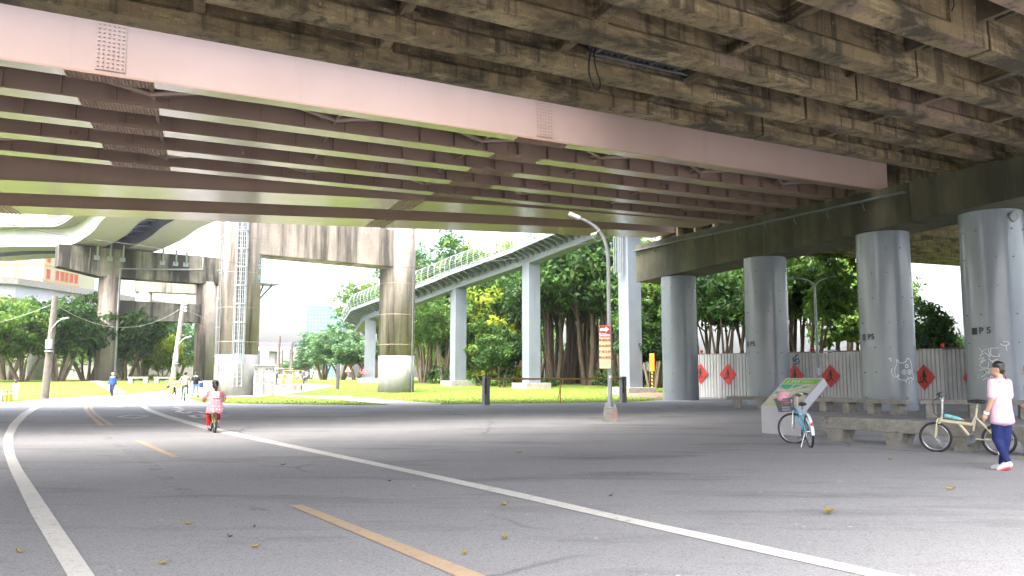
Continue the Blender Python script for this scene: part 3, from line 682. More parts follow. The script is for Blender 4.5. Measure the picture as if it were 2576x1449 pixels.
# cross frames and lateral bracing
for i in range(12):
    s = -61 + 5.05 * i + .55
    for k in range(4):
        a, w0 = GT[k]; b, w1 = GT[k + 1]; a += w0 / 2; b += w1 / 2
        mb = MB(); bar_(mb, s, s + .1, a, b, .28, .38); bar_(mb, s, s + .1, a, b, 1.45, 1.55)
        m_ = (a + b) / 2
        for p, q in ((a, m_), (b, m_)): mb.tube([BP(s + .05, p, 1.4), BP(s + .05, q, .36)], .05, 4)
        mb.build('cross_frame', m_steel, sb, True)
    for k in (0, 3):
        a, b = GT[k][0] + GT[k][1] / 2, GT[k + 1][0] + GT[k + 1][1] / 2
        mb = MB(); b2 = b - .55
        for s1 in (s - 2.5, s + 2.5): mb.tube([BP(s1, a, .3), BP(s, b2, .3)], .1, 4)
        bar_(mb, s - .45, s + .45, b2 - .14, b2 + .14, .3, .34); bar_(mb, s - .05, s + .05, b2 - .05, b2 + .05, .3, .9)
        mb.build('lateral_brace', m_steel, sb, True)
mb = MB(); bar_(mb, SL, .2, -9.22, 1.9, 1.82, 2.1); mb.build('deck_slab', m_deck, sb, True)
# box girders on the far side, curving away to the left
bx = thing('steel_box_bridge', 'mauve brown steel box girder bridge curving along the far edge overhead', 'bridge', BP(-25, 8, 0))
def lerp_tab(tab, s):
    for (a, b), (c, d) in zip(tab[:-1], tab[1:]):
        if a <= s <= c: return b + (d - b) * (s - a) / (c - a)
    return tab[-1][1] if s > tab[-1][0] else tab[0][1]
BX = [([(-85, 20.5), (-62, 13.2), (-36, 6.67), (-23.3, 4.0), (-15.4, 2.75), (-5.6, 2.15), (-1.5, 2.1)], [(-85, 23.5), (-62, 16.4), (-36.7, 9.68), (-22.9, 6.71), (-15, 5.3), (-3.8, 4.35), (-1.5, 4.2)]),
      ([(-85, 27.2), (-62, 20.2), (-37.4, 13.34), (-22.4, 9.94), (-12, 7.8), (-1.7, 6.2)], [(-85, 29.8), (-62, 22.8), (-37.2, 15.6), (-21.9, 12.75), (-12, 10.7), (-1.7, 8.95)])]
SS = [-60 + 58.3 * i / 32 for i in range(33)]
for near, far in BX:
    mb = MB()
    for s0, s1 in zip(SS[:-1], SS[1:]):
        n0, n1, f0, f1 = lerp_tab(near, s0), lerp_tab(near, s1), lerp_tab(far, s0), lerp_tab(far, s1)
        mb.add([BP(s0, n0, 0), BP(s1, n1, 0), BP(s1, f1, 0), BP(s0, f0, 0), BP(s0, n0, .03), BP(s1, n1, .03), BP(s1, f1, .03), BP(s0, f0, .03)], [(3, 2, 1, 0), (4, 5, 6, 7), (0, 1, 5, 4), (2, 3, 7, 6)])
        for e0, e1 in ((n0 + .12, n1 + .12), (f0 - .16, f1 - .16)):
            mb.add([BP(s0, e0, .03), BP(s1, e1, .03), BP(s1, e1 + .04, .03), BP(s0, e0 + .04, .03), BP(s0, e0, 2.0), BP(s1, e1, 2.0), BP(s1, e1 + .04, 2.0), BP(s0, e0 + .04, 2.0)], [(0, 1, 5, 4), (2, 3, 7, 6)])
    mb.hexa([BP(SS[-1], near[-1][1], .03), BP(SS[-1] + .04, near[-1][1], .03), BP(SS[-1] + .04, far[-1][1], .03), BP(SS[-1], far[-1][1], .03), BP(SS[-1], near[-1][1], 2), BP(SS[-1] + .04, near[-1][1], 2), BP(SS[-1] + .04, far[-1][1], 2), BP(SS[-1], far[-1][1], 2)])
    g = mb.build('box_girder', m_steel, bx, True)
    for s0 in (-37.6, -19.9):
        mb = MB(); a, b = lerp_tab(near, s0), lerp_tab(far, s0)
        for q in range(7):
            s1 = s0 - .55 + q * .17; mb.hexa([BP(s1, a + .05, -.03), BP(s1 + .09, a + .05, -.03), BP(s1 + .09, b - .05, -.03), BP(s1, b - .05, -.03), BP(s1, a + .05, -.001), BP(s1 + .09, a + .05, -.001), BP(s1 + .09, b - .05, -.001), BP(s1, b - .05, -.001)])
        mb.build('splice_plate', m_rust, g, True)
mb = MB()
for s0, s1 in zip(SS[:-1], SS[1:]):
    n0, n1, f0, f1 = lerp_tab(BX[0][0], s0) - .3, lerp_tab(BX[0][0], s1) - .3, lerp_tab(BX[1][1], s0) + .6, lerp_tab(BX[1][1], s1) + .6
    n0 = n1 = 1.93
    mb.add([BP(s0, n0, 2.02), BP(s1, n1, 2.02), BP(s1, f1, 2.02), BP(s0, f0, 2.02), BP(s0, n0, 2.5), BP(s1, n1, 2.5), BP(s1, f1, 2.5), BP(s0, f0, 2.5)], [(3, 2, 1, 0), (4, 5, 6, 7), (0, 1, 5, 4), (2, 3, 7, 6)])
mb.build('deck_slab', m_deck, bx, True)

# ---- old concrete girder bridge right overhead
cb = thing('concrete_girder_bridge', 'stained brown concrete girder bridge directly overhead', 'bridge', BP(-20, -20, 0))
CT = [-12.72 - 1.97 * i for i in range(9)]            # near edge of each bottom flange
JO = -12.05
def cgirder(t0, s0, s1, e0, e1):
    """bulb tee with thick end blocks and shallow panels between the diaphragms"""
    mb = MB(); w, c0 = .56, t0 + .28
    prof = lambda tw: [(t0, 0), (t0 + w, 0), (t0 + w, .3), (c0 + tw, .40), (c0 + tw, 1.3), (c0 + .42, 1.42), (c0 + .42, 1.52), (c0 - .42, 1.52), (c0 - .42, 1.42), (c0 - tw, 1.3), (c0 - tw, .40), (t0, .3)]
    st = [(s0, .265)]
    if e0: st += [(s0 + 1.5, .265), (s0 + 1.52, .2)]
    else: st = [(s0, .2)]
    a = math.ceil((s0 + 1.7) / 4) * 4 - .9
    while a < s1 - 2:
        if a > s0 + 1.8: st += [(a - .2, .2), (a - .18, .262), (a + .2, .262), (a + .22, .2)]
        a += 4
    if e1: st += [(s1 - 1.52, .2), (s1 - 1.5, .265), (s1, .265)]
    else: st += [(s1, .2)]
    n = 12
    for i, (s, tw) in enumerate(st):
        o = len(mb.v); mb.v += [tuple(BP(s, t, h)) for t, h in prof(tw)]
        if i:
            for k in range(n):
                q = (k + 1) % n; mb.f.append((o - n + k, o - n + q, o + q, o + k)); mb.sm.append(False)
    o = len(mb.v); mb.f += [tuple(range(n - 1, -1, -1)), tuple(range(o - n, o))]; mb.sm += [False, False]
    return mb
for i, t0 in enumerate(CT):
    cgirder(t0, SL, JO - .05, False, True).build('girder', m_conc_b, cb, True)
    cgirder(t0, JO + .05, .2, True, False).build('girder', m_conc_b, cb, True)
    if i < len(CT) - 1:
        t1 = CT[i + 1]
        ds = [-60.9 + 4 * q for q in range(15)]
        for s in ds:
            if abs(s - JO) < 1.6: continue
            mb = MB(); bar_(mb, s - .11, s + .11, t1 + .5, t0 + .06, .34, 1.5); mb.build('diaphragm', m_conc_b, cb, True)
        for s in (JO - .45, JO + .32):
            mb = MB(); bar_(mb, s, s + .14, t1 + .5, t0 + .06, .75 if s > JO else .55, 1.5); mb.build('diaphragm', m_conc_dark, cb, True)
def deckpoly(s0, t0, s1, t1):
    a = CT[-1] - 1.6
    return MB().hexa([BP(s0, a, 1.525), BP(s1, a, 1.525), BP(s1, t1, 1.525), BP(s0, t0, 1.525), BP(s0, a, 1.85), BP(s1, a, 1.85), BP(s1, t1, 1.85), BP(s0, t0, 1.85)])
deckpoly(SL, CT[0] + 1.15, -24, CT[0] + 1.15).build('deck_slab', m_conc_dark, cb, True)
deckpoly(-24, CT[0] + 1.15, -16, -9.36).build('deck_slab', m_conc_dark, cb, True)  # hidden overhang widened from here to close the light slit by the fascia
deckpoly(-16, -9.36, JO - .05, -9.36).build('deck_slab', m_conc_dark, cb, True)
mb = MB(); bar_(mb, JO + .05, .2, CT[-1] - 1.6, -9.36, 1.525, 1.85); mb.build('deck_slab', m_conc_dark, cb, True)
# corrugated sheet and loose cable caught between two girders
t0, t1 = CT[2] + .62, CT[1] - .05
sh = thing('corrugated_sheet', 'blue grey corrugated sheet wedged up between two concrete girders', 'metal sheet', BP(-18.6, t0, .5))
mb = MB(); L, Q = [], []
for i in range(61):
    s = -20.2 + i * .052 * 1.0; h = .5 + .035 * math.sin(i * 1.57)
    L.append(BP(s, t0, h)); Q.append(BP(s, t1, h + .05))
mb.ribbon(L, Q); mb.ribbon([p + V3((0, 0, .006)) for p in Q], [p + V3((0, 0, .006)) for p in L]); mb.build('sheet', m_sheet, sh, True)
mb = MB()
for q in range(4): mb.tube([BP(-20 + q * .85, t0, .41), BP(-20 + q * .85, t1, .45)], .035, 4)
for tt in (t0 + .1, t1 - .15): mb.tube([BP(-20.3, tt, .38), BP(-16.9, tt, .40)], .03, 4)
mb.build('frame', m_darksteel, sh, True)
mb = MB(); a = BP(-20.2, t1 - .35, .5)
lp = [(x * .8, z * .72) for x, z in curve2([(0, 0), (-.12, -.35), (-.16, -.9), (-.02, -1.35), (.16, -1.45), (.25, -1.2), (.1, -.75), (.04, -.3), (.12, .02)], 6)]
mb.tube([a + Bd * x + V3((0, 0, z)) for x, z in lp], .024, 6); o = mb.build('cable', m_cable); tag(o, 'black cable loop dangling from the corrugated sheet overhead', 'cable')
mb = MB(); a = atY(2410, 28, BP(-14, CT[5], 0).y); a = BP(-13.6, CT[4] - .02, .55); mb.tube([a, a + V3((.05, -.03, .12)), a + V3((.02, -.04, .3)), a + V3((.0, 0, .42))], .012, 5); mb.build('bent_rebar', m_cable, cb, True)

# ---- spans beyond the pier, seen between the columns
nb = thing('concrete_girder_span', 'grey concrete girder span continuing beyond the column pier', 'bridge', BP(15, 0, 0))
for i in range(17):
    t0 = 12.0 - 2.05 * i
    mb = MB(); bar_(mb, 1.0, 46, t0 - .55, t0, 0, .4); bar_(mb, 1.0, 46, t0 - .38, t0 - .17, .4, 1.5); mb.build('girder', m_conc_b, nb, True)
mb = MB(); bar_(mb, .22, 46, -22, 12.6, 1.53, 1.8); mb.build('deck_slab', m_conc_dark, nb, True)

# ---- the pier: cap beam in two lengths on grey steel jacketed columns
pier = thing('bridge_pier', 'long concrete cap beam on a row of round grey steel columns', 'bridge pier', (BO.x, BO.y, 0))
def capb(t0, t1, off=0, taper=False):
    zt = lambda t: zb(-1.2, t) - .1
    mb = MB(); z0 = 7.68
    N_ = 14
    for i in range(N_):
        a, b = t0 + (t1 - t0) * i / N_, t0 + (t1 - t0) * (i + 1) / N_
        za, zb_ = z0, z0
        mb.hexa([BPz(-1.2 + off, a, za), BPz(1.2 + off, a, za), BPz(1.2 + off, b, zb_), BPz(-1.2 + off, b, zb_), BPz(-1.2 + off, a, zt(a)), BPz(1.2 + off, a, zt(a)), BPz(1.2 + off, b, zt(b)), BPz(-1.2 + off, b, zt(b))])
    return mb
c_ = capb(-10.7, 11.87).build('cap_beam', m_cap, pier, True); capb(-40, -10.82, -.12).build('cap_beam', m_cap, pier, True)
mb = MB(); zt = lambda t: zb(-1.2, t) - .1
for a, b in ((11.95, 2), (2, -10.6)):
    mb.hexa([BPz(-1.42, a, zt(a) - .42), BPz(-1.202, a, zt(a) - .42), BPz(-1.202, b, zt(b) - .42), BPz(-1.42, b, zt(b) - .42), BPz(-1.42, a, zt(a) - .36), BPz(-1.202, a, zt(a) - .36), BPz(-1.202, b, zt(b) - .36), BPz(-1.42, b, zt(b) - .36)])
for q in range(10):
    t = 11.5 - q * 2.2; mb.tube([BPz(-1.4, t, zt(t) - .43), BPz(-1.2, t, zt(t) - .8)], .03, 4)
mb.build('cable_ledge', m_darksteel, pier, True)
for t0, w in GT + [(2.4, 1.5), (6.6, 1.6)] + [(t, .56) for t in CT]:
    mb = MB(); t_ = t0 + w / 2; bar_(mb, -1.05, -.3, t_ - .25, t_ + .25, -.11, -.012); mb.build('bearing', m_darksteel, pier, True)
RC = 1.1
COLS = [(8.3, 0), (-.29, -.1), (-8.3, 0), (-13.6, .9), (-23, 0), (-32, 0)]
col_objs = []
for i, (t, s) in enumerate(COLS):
    p = BPz(s, t, 0)
    if i == 3: p = V3((18.45, 31.0, 0))
    mb = MB()
    # jacket in welded lifts
    zs = [0, .9, 3.1, 3.105, 6.0, 6.005, 7.66]
    mb.tube([p + V3((0, 0, z)) for z in (0, .95)], RC + .012, 48); mb.tube([p + V3((0, 0, z)) for z in (.95, 3.3)], RC, 48)
    mb.tube([p + V3((0, 0, z)) for z in (3.3, 5.9)], RC + .008, 48); mb.tube([p + V3((0, 0, z)) for z in (5.9, 7.67)], RC, 48)
    c_ = mb.build('column', m_colsteel, pier, True)
    col_objs.append((c_, p))
    if i > 3: continue
    cam_a = math.atan2(-p.y, -p.x)
    mb = MB()
    for zi in range(7):
        for q in (-1.1, -.55, 0, .55, 1.1):
            if (zi * 7 + int(q * 20) + i) % 3 == 0: continue
            a = cam_a + q + .1; n_ = V3((math.cos(a), math.sin(a), 0)); b_ = p + n_ * (RC + .0) + V3((0, 0, .55 + zi * 1.06))
            mb.cyl(b_, b_ + n_ * .04, .026, .022, 6)
    mb.build('bolt_heads', m_bolt, c_, True)['kind'] = 'stuff'
    def cmap(a0, z0, k=.014, p=p):
        def f(x, y, z=0):
            a = a0 + x / RC; return p + V3((math.cos(a) * (RC + k + z), math.sin(a) * (RC + k + z), z0 + y))
        return f
    dx = lambda px: math.asin(max(-1, min(1, (px))))     # sideways place across the drum
    if i in (1, 2, 3):
        off = {1: -.72, 2: -.6, 3: -.36}[i]
        f = cmap(cam_a + off, 3.12)
        mb = MB(); text_on(mb, 'P 5' if i == 3 else 'P5', .33, f, .011)
        w = {1: .2, 2: .24, 3: .24}[i]; x0 = -.28 - w
        if i == 3:
            for q in range(4): mb.ribbon([f(x0 + w * q / 4, -.13), f(x0 + w * (q + 1) / 4, -.13)], [f(x0 + w * q / 4, .13), f(x0 + w * (q + 1) / 4, .13)])
        else:
            for q in range(4): mb.ribbon([f(x0 + w * q / 4, -.13), f(x0 + w * (q + .7) / 4, -.13)], [f(x0 + w * q / 4, .13), f(x0 + w * (q + .7) / 4, .13)])
            mb.ribbon([f(x0, .09), f(x0 + w, .09)], [f(x0, .13), f(x0 + w, .13)])
        mb.build('lettering', m_ink, c_, True)
    if i == 2:
        f = cmap(cam_a + .66, 1.42); C_ = []
        C_ += [curve2(q) for q in ([(-.42, .5), (-.4, .72), (-.3, .6), (-.15, .58), (0, .66), (.05, .78)], [(.05, .78), (.18, .72), (.28, .5), (.3, .2)], [(-.42, .5), (-.5, .3), (-.48, .05)],
              [(-.6, .35), (-.62, .15), (-.5, -.02), (-.42, .02), (-.35, .1)], [(-.35, .1), (-.38, -.08), (-.2, -.14), (0, -.12), (.05, .0)], [(.05, 0), (.1, -.1), (.2, -.02), (.3, -.12), (.36, 0), (.3, .2)])]
        for cx in (-.12, .14):
            for r_ in (.1, .04): C_.append([(cx + r_ * math.cos(a), .2 + r_ * math.sin(a)) for a in [q * .52 for q in range(13)]])
        C_.append([(.02 + .07 * math.cos(a), .45 + .07 * math.sin(a)) for a in [q * .52 for q in range(13)]])
        C_.append([(-.72, .75), (-.64, .8), (-.62, .65)]); C_ += [[(.1, -.15), (.1, -.3)], [(-.05, -.15), (-.06, -.26)], [(.22, -.12), (.23, -.24)]]
        mb = strokes(MB(), C_, .035, f); mb.build('graffiti', m_spray, c_, True)
    if i == 3:
        f = cmap(cam_a - .3, 2.05); C_ = []
        C_ += [curve2(q) for q in ([(-.33, .45), (-.2, .32), (-.05, .4), (-.2, .3), (-.3, .12)], [(-.3, .12), (-.1, .25), (.05, .1), (.0, .42)], [(.05, .42), (.35, .42)], [(.1, .42), (.1, .15), (.35, .12), (.33, .2)],
              [(-.35, .02), (-.15, .08), (-.3, -.1), (-.1, .0), (-.33, -.2), (-.2, -.3)], [(0, .05), (.1, -.05), (.3, .02), (.1, -.1), (.42, -.14)], [(0, -.1), (-.02, -.35), (.2, -.25), (.35, -.2)],
              [(-.35, -.4), (-.2, -.35), (-.1, -.5), (-.3, -.65)], [(-.18, -.3), (.0, -.35), (-.05, -.5), (.12, -.45)], [(-.25, -.75), (-.1, -.68), (0, -.75), (.05, -.6), (.15, -.7), (.3, -.78), (.38, -.72)], [(-.4, -.55), (-.45, -.72)], [(.1, -.4), (.2, -.55), (.38, -.5)])]
        C_.append([(.55 + .14 * math.cos(a), .58 + .07 * math.sin(a)) for a in [q * .52 for q in range(13)]]); C_.append([(.58, .5), (.6, .32)])
        mb = strokes(MB(), C_, .03, f); mb.build('graffiti', m_spray, c_, True)
        a = cam_a + .75; n_ = V3((math.cos(a), math.sin(a), 0)); b_ = p + n_ * RC + V3((0, 0, 7.35)); mb = MB(); mb.cyl(b_ - n_ * .02, b_ + n_ * .08, .2, n=20)
        u_ = V3((-n_.y, n_.x, 0))
        for q in range(6): e = b_ + n_ * .08 + (u_ * math.cos(q * 1.047) + V3((0, 0, 1)) * math.sin(q * 1.047)) * .14; mb.cyl(e, e + n_ * .03, .025, n=6)
        mb.build('flange_cover', m_galv, c_, True)
# ================================================================ ground, roads and paint
def strip_rows(mb, rows, n, lift):
    """rows: (Y, X left, X right); drapes a sheet over the terrain"""
    o = len(mb.v)
    for Y, a, b in rows:
        for i in range(n + 1):
            X = a + (b - a) * i / n; mb.v.append((X, Y, terrain(X, Y) + lift))
    for j in range(len(rows) - 1):
        for i in range(n):
            k = o + j * (n + 1) + i; mb.f.append((k, k + 1, k + n + 2, k + n + 1)); mb.sm.append(True)
xs = [-640, -400, -250, -150, -110] + [-90 + 3 * i for i in range(57)] + [90, 130, 200, 400, 640]
ys = [-60, -20, 10, 30, 40] + [44 + 2 * i for i in range(44)] + [136, 150, 200, 300, 450, 650, 880]
mb = MB()
mb.v = [(x, y, terrain(x, y)) for y in ys for x in xs]
for j in range(len(ys) - 1):
    for i in range(len(xs) - 1):
        k = j * len(xs) + i; mb.f.append((k, k + 1, k + len(xs) + 1, k + len(xs))); mb.sm.append(True)
tag(mb.build('ground', m_grass), 'rolling green lawn and far ground', kind='structure')
mb = MB()
strip_rows(mb, [(-40, -60, 60), (20, -60, 60), (41.3, -60, 60)], 4, .012)
Lr = [(41.3, -60), (44.6, -60), (46, -27.9), (54, -30.6), (61, -29.6), (75, -30.5), (90, -36), (112, -48)]
Rr = [(41.3, -7.6), (43, -13.5), (45, -17), (49, -18.9), (56, -22.2), (64, -22.6), (75, -22), (90, -24), (112, -34)]
Rr2 = [(41.3, -7.6), (42.2, -3.4), (43.2, -1.0), (44.6, 3), (46.2, 6.4), (50, 9), (55, 10.5), (62, 13)]
rows = [(41.3 + 1.2 * i,) for i in range(60)]
strip_rows(mb, [(Y, lerp_tab(Lr, Y), lerp_tab(Rr, Y)) for (Y,) in rows if Y < 112], 12, .012)
strip_rows(mb, [(41.3 + .9 * i, lerp_tab(Rr2, 41.3 + .9 * i), 60) for i in range(24)], 16, .012)
road = mb.build('road', m_asphalt); tag(road, 'grey asphalt plaza and curving cycle road', kind='structure')
def px_ribbon(Lp, Rp, lift, n=0):
    P = []
    for pts in (Lp, Rp):
        w = [];
        for x, y in (curve2(pts, n) if n else pts):
            g = G(x, y); w.append(V3((g.x, g.y, terrain(g.x, g.y) + lift)))
        P.append(w)
    return MB().ribbon(P[0], P[1])
def resample(L, n):
    d = [0]
    for a, b in zip(L[:-1], L[1:]): d.append(d[-1] + (V3(b) - V3(a)).length)
    out, j = [], 0
    for i in range(n + 1):
        t = d[-1] * i / n
        while j < len(d) - 2 and d[j + 1] < t: j += 1
        f = (t - d[j]) / max(1e-9, d[j + 1] - d[j]); out.append(V3(L[j]).lerp(V3(L[j + 1]), f))
    return out
def gl(pts, ox, oy, k):
    """photo crop places to points on the ground"""
    return [G(ox + x * k, oy + y * k) for x, y in pts]
def line_between(Lg, Rg, n, lift, name, mat, parent):
    A, B_ = resample(Lg, n), resample(Rg, n)
    for p in A + B_: p.z = terrain(p.x, p.y) + lift
    return MB().ribbon(A, B_).build(name, mat, parent)
k8 = .349; oy8 = 943.4
Lw = gl([(470, 1449), (340, 1215), (220, 1010), (130, 820), (65, 680), (35, 590), (22, 510), (30, 440), (70, 360), (150, 280), (250, 225), (330, 200), (420, 183)], 0, oy8, k8)
Rw_ = gl([(665, 1449), (480, 1170), (310, 915), (160, 690), (110, 590), (90, 500), (95, 440), (130, 370), (190, 300), (270, 245), (340, 217), (390, 200), (430, 188)], 0, oy8, k8)
def extend(P, e=4): return [P[0] + (P[0] - P[1]).normalized() * e] + P
line_between(extend(Lw), extend(Rw_), 70, .018, 'edge_line', m_white_line, road)
Ua = gl([(1035, 178), (1022, 195), (1040, 220), (1090, 250), (1200, 290), (1350, 333), (1470, 363), (1600, 397), (1892, 463)], 0, oy8, k8) + [G(1000, 1177), G(1300, 1242), G(1600, 1310), G(1900, 1376), G(2230, 1449)]
Ub = gl([(1005, 180), (995, 205), (1010, 227), (1060, 262), (1180, 307), (1330, 352), (1450, 387), (1580, 418), (1892, 488)], 0, oy8, k8) + [G(1000, 1187), G(1300, 1255), G(1600, 1326), G(1900, 1394), G(2140, 1449)]
line_between(Ua + [Ua[-1] + (Ua[-1] - Ua[-2]) * 1.0], Ub + [Ub[-1] + (Ub[-1] - Ub[-2]) * 1.0], 90, .018, 'edge_line', m_white_line, road)
line_between(gl([(700, 183), (650, 198), (612, 222), (602, 240), (620, 275), (660, 320), (712, 367)], 0, oy8, k8), gl([(722, 187), (675, 203), (640, 225), (630, 243), (650, 275), (700, 322), (755, 367)], 0, oy8, k8), 24, .018, 'centre_line', m_yellow_line, road)
line_between(gl([(730, 187), (690, 200), (652, 222), (642, 240), (660, 270), (710, 315), (778, 363)], 0, oy8, k8), gl([(750, 189), (710, 205), (675, 225), (665, 240), (685, 270), (742, 315), (820, 363)], 0, oy8, k8), 24, .018, 'centre_line', m_yellow_line, road)
line_between(gl([(965, 477), (1240, 602)], 0, oy8, k8), gl([(1010, 475), (1290, 598)], 0, oy8, k8), 8, .018, 'centre_line', m_yellow_line, road)
line_between([G(728, 1277), G(930, 1363), G(1125, 1449)] + [G(1125, 1449) + (G(1125, 1449) - G(930, 1363)) * .8], [G(760, 1275), G(985, 1363), G(1200, 1449)] + [G(1200, 1449) + (G(1200, 1449) - G(985, 1363)) * .8], 14, .018, 'centre_line', m_yellow_line, road)
o_ = gl([(838, 305), (945, 290), (1080, 297), (975, 317)], 0, oy8, k8); c_ = sum(o_, V3((0, 0, 0))) / 4; i_ = [c_ + (p - c_) * .78 for p in o_]
mb = MB()
for p in o_ + i_: p.z = .018
mb.ribbon(o_ + o_[:1], i_ + i_[:1]); mb.build('diamond_marking', m_white_line, road)
def flat_strokes(lines, w, name, mat=m_white_line):
    """painted symbol strokes through places of the photo"""
    mb = MB()
    for ln in lines:
        P = [G(*p) for p in ln]
        strokes(mb, [[(p.x, p.y) for p in P]], w, lambda x, y, z: V3((x, y, .018 + terrain(x, y))))
    return mb.build(name, mat, road)
flat_strokes([[(431, 1032), (459, 1029), (493, 1030)], [(459, 1029), (440, 1025)], [(445, 1036), (462, 1030.5), (510, 1031)], [(445, 1036), (470, 1041), (478, 1037)], [(462, 1034), (500, 1036), (514, 1040)],
              [(478, 1047), (500, 1044), (522, 1047), (505, 1052)], [(478, 1047), (496, 1052)], [(552, 1049), (573, 1047)], [(552, 1043), (562, 1044)]], .22, 'bicycle_symbol')
flat_strokes([[(272, 1022), (300, 1023), (345, 1022)], [(300, 1025), (318, 1020), (332, 1023)], [(440, 1023), (446, 1021), (452, 1023)], [(425, 1018), (440, 1019)]], .25, 'arrow_marking')
mb = MB(); sp_ = curve2([(t_.x, t_.y) for t_ in [G(*q) for q in ((222, 1052), (268, 1100), (320, 1135), (372, 1168), (412, 1200), (460, 1235), (520, 1258), (600, 1275), (680, 1298))]], 8)
strokes(mb, [sp_], .2, lambda x, y, z: V3((x, y, .0155)))
m_seam, t, b = nt('dark worn seam'); tb = N(t, 'ShaderNodeBsdfTransparent'); mxs = N(t, 'ShaderNodeMixShader'); t.links.new(noise(t, coords(t), 2.2, 8, .8, .5, 1.0), mxs.inputs[0]); t.links.new(tb.outputs[0], mxs.inputs[1]); t.links.new(b.outputs[0], mxs.inputs[2]); t.links.new(mxs.outputs[0], t.nodes['Material Output'].inputs['Surface']); b.inputs['Base Color'].default_value = (.09, .088, .09, 1); b.inputs['Roughness'].default_value = .85
mb.build('asphalt_seam', m_seam, road)
pth = MB()
A = resample([G(690, 993), G(760, 995), G(870, 998), G(980, 1006), G(1050, 1012), G(1110, 1015)], 40); B_ = resample([G(690, 996), G(760, 999), G(870, 1007), G(960, 1017), G(1040, 1024), G(1100, 1024)], 40)
for p in A + B_: p.z = terrain(p.x, p.y) + .02
pth.ribbon(A, B_)
A = resample([G(560, 983), G(640, 966), G(700, 962), G(790, 965), G(838, 970)], 30); B_ = resample([G(570, 999), G(640, 999), G(692, 996), G(760, 987), G(838, 972)], 30)
for i in range(31): A[i] = V3(A[i]); 
n = 10
for j in range(n):
    L = [A[i].lerp(B_[i], j / n) for i in range(31)]; Q = [A[i].lerp(B_[i], (j + 1) / n) for i in range(31)]
    for p in L + Q: p.z = terrain(p.x, p.y) + .03
    pth.ribbon(L, Q)
A = resample([G(215, 957), G(245, 967), G(285, 989)], 12); B_ = resample([G(232, 956), G(265, 965), G(318, 987)], 12)
for p in A + B_: p.z = terrain(p.x, p.y) + .025
pth.ribbon(A, B_)
tag(pth.build('path', m_path), 'pale concrete footpath through the lawn', kind='structure')
mb = MB(); c0 = G(1650, 996)
ring = [c0 + V3((2.6 * math.cos(a) * (1 + .25 * math.sin(3 * a)), 6 * math.sin(a) * (1 + .2 * math.cos(4 * a)), 0)) for a in [i * .2618 for i in range(24)]]
def bump_(p, k): p = V3(p); p.z = terrain(p.x, p.y) + .03 + k; return p
mb.add([bump_(c0, .16)] + [bump_(c0.lerp(p, .6), .11 + rng.uniform(-.03, .03)) for p in ring] + [bump_(p, -.02) for p in ring], [(0, 1 + i, 1 + (i + 1) % 24) for i in range(24)] + [(1 + i, 25 + i, 25 + (i + 1) % 24, 1 + (i + 1) % 24) for i in range(24)], True)
tag(mb.build('bare_ground', m_dirt), 'bare brown soil under the trees', kind='structure')

# ================================================================ weathered portal piers
def tcol(mb, p, r, z0, z1, fx=1.0, rz=0):
    """a drum with two flat sides"""
    pts = []
    for k in range(32):
        a = 2 * math.pi * k / 32; x, y = r * math.cos(a), r * math.sin(a)
        x = max(-r * fx, min(r * fx, x)); pts.append((x, y))
    T = Matrix.Translation((p.x, p.y, z0)) @ Matrix.Rotation(rz, 4, 'Z')
    mb.prism(pts, z1 - z0, T)
    for i in range(len(mb.sm) - 32, len(mb.sm)): mb.sm[i] = True
pA = V3((-20.3, 60.4, 0)); pB = V3((-9.7, 68.6, 0)); dAB = (pB - pA).normalized(); rAB = math.atan2(dAB.y, dAB.x)
lp_ = thing('portal_pier', 'tall pale concrete portal pier with a caged ladder on its near leg', 'portal pier', (pA.x, pA.y, terrain(0, 60)))
for p, nm in ((pA, 'near'), (pB, 'far')):
    g = terrain(p.x, p.y)
    mb = MB(); tcol(mb, p, 1.5, g + 3.0, 16.5, .92, rAB); c_ = mb.build('column', m_conc_p, lp_, True)
    mb = MB(); tcol(mb, p, 1.505, g - .3, g + 3.0, .925, rAB); mb.build('column_foot', m_whitewash, lp_, True)
    if p is pA: colA = c_
    for z in (3.9, 6.4, 9.0, 11.6):
        mb = MB(); tcol(mb, p, 1.512, g + z, g + z + .035, .93, rAB)
        mb.build('joint_band', Mt('joint line', (.3, .26, .2), None, .9), c_, True)
mb = MB(); a_, b_ = pA + dAB * 1.0, pB - dAB * 1.0; nrm = V3((-dAB.y, dAB.x, 0)) * 1.1
def hx(mb, a, b, n, z0, z1, z0b=None): z0b = z0 if z0b is None else z0b; return mb.hexa([V3((*(a - n).xy, z0)), V3((*(b - n).xy, z0b)), V3((*(b + n).xy, z0b)), V3((*(a + n).xy, z0)), V3((*(a - n).xy, z1)), V3((*(b - n).xy, z1)), V3((*(b + n).xy, z1)), V3((*(a + n).xy, z1))])
hx(mb, a_, b_, nrm, 10.55, 13.6); mb.build('cross_beam', m_conc_p, lp_, True)
mb = MB(); hx(mb, pA - dAB * 2.5, pB + dAB * 2.5, nrm * 1.15, 16.5, 18.6); mb.build('cap_beam', m_conc_soot, lp_, True)
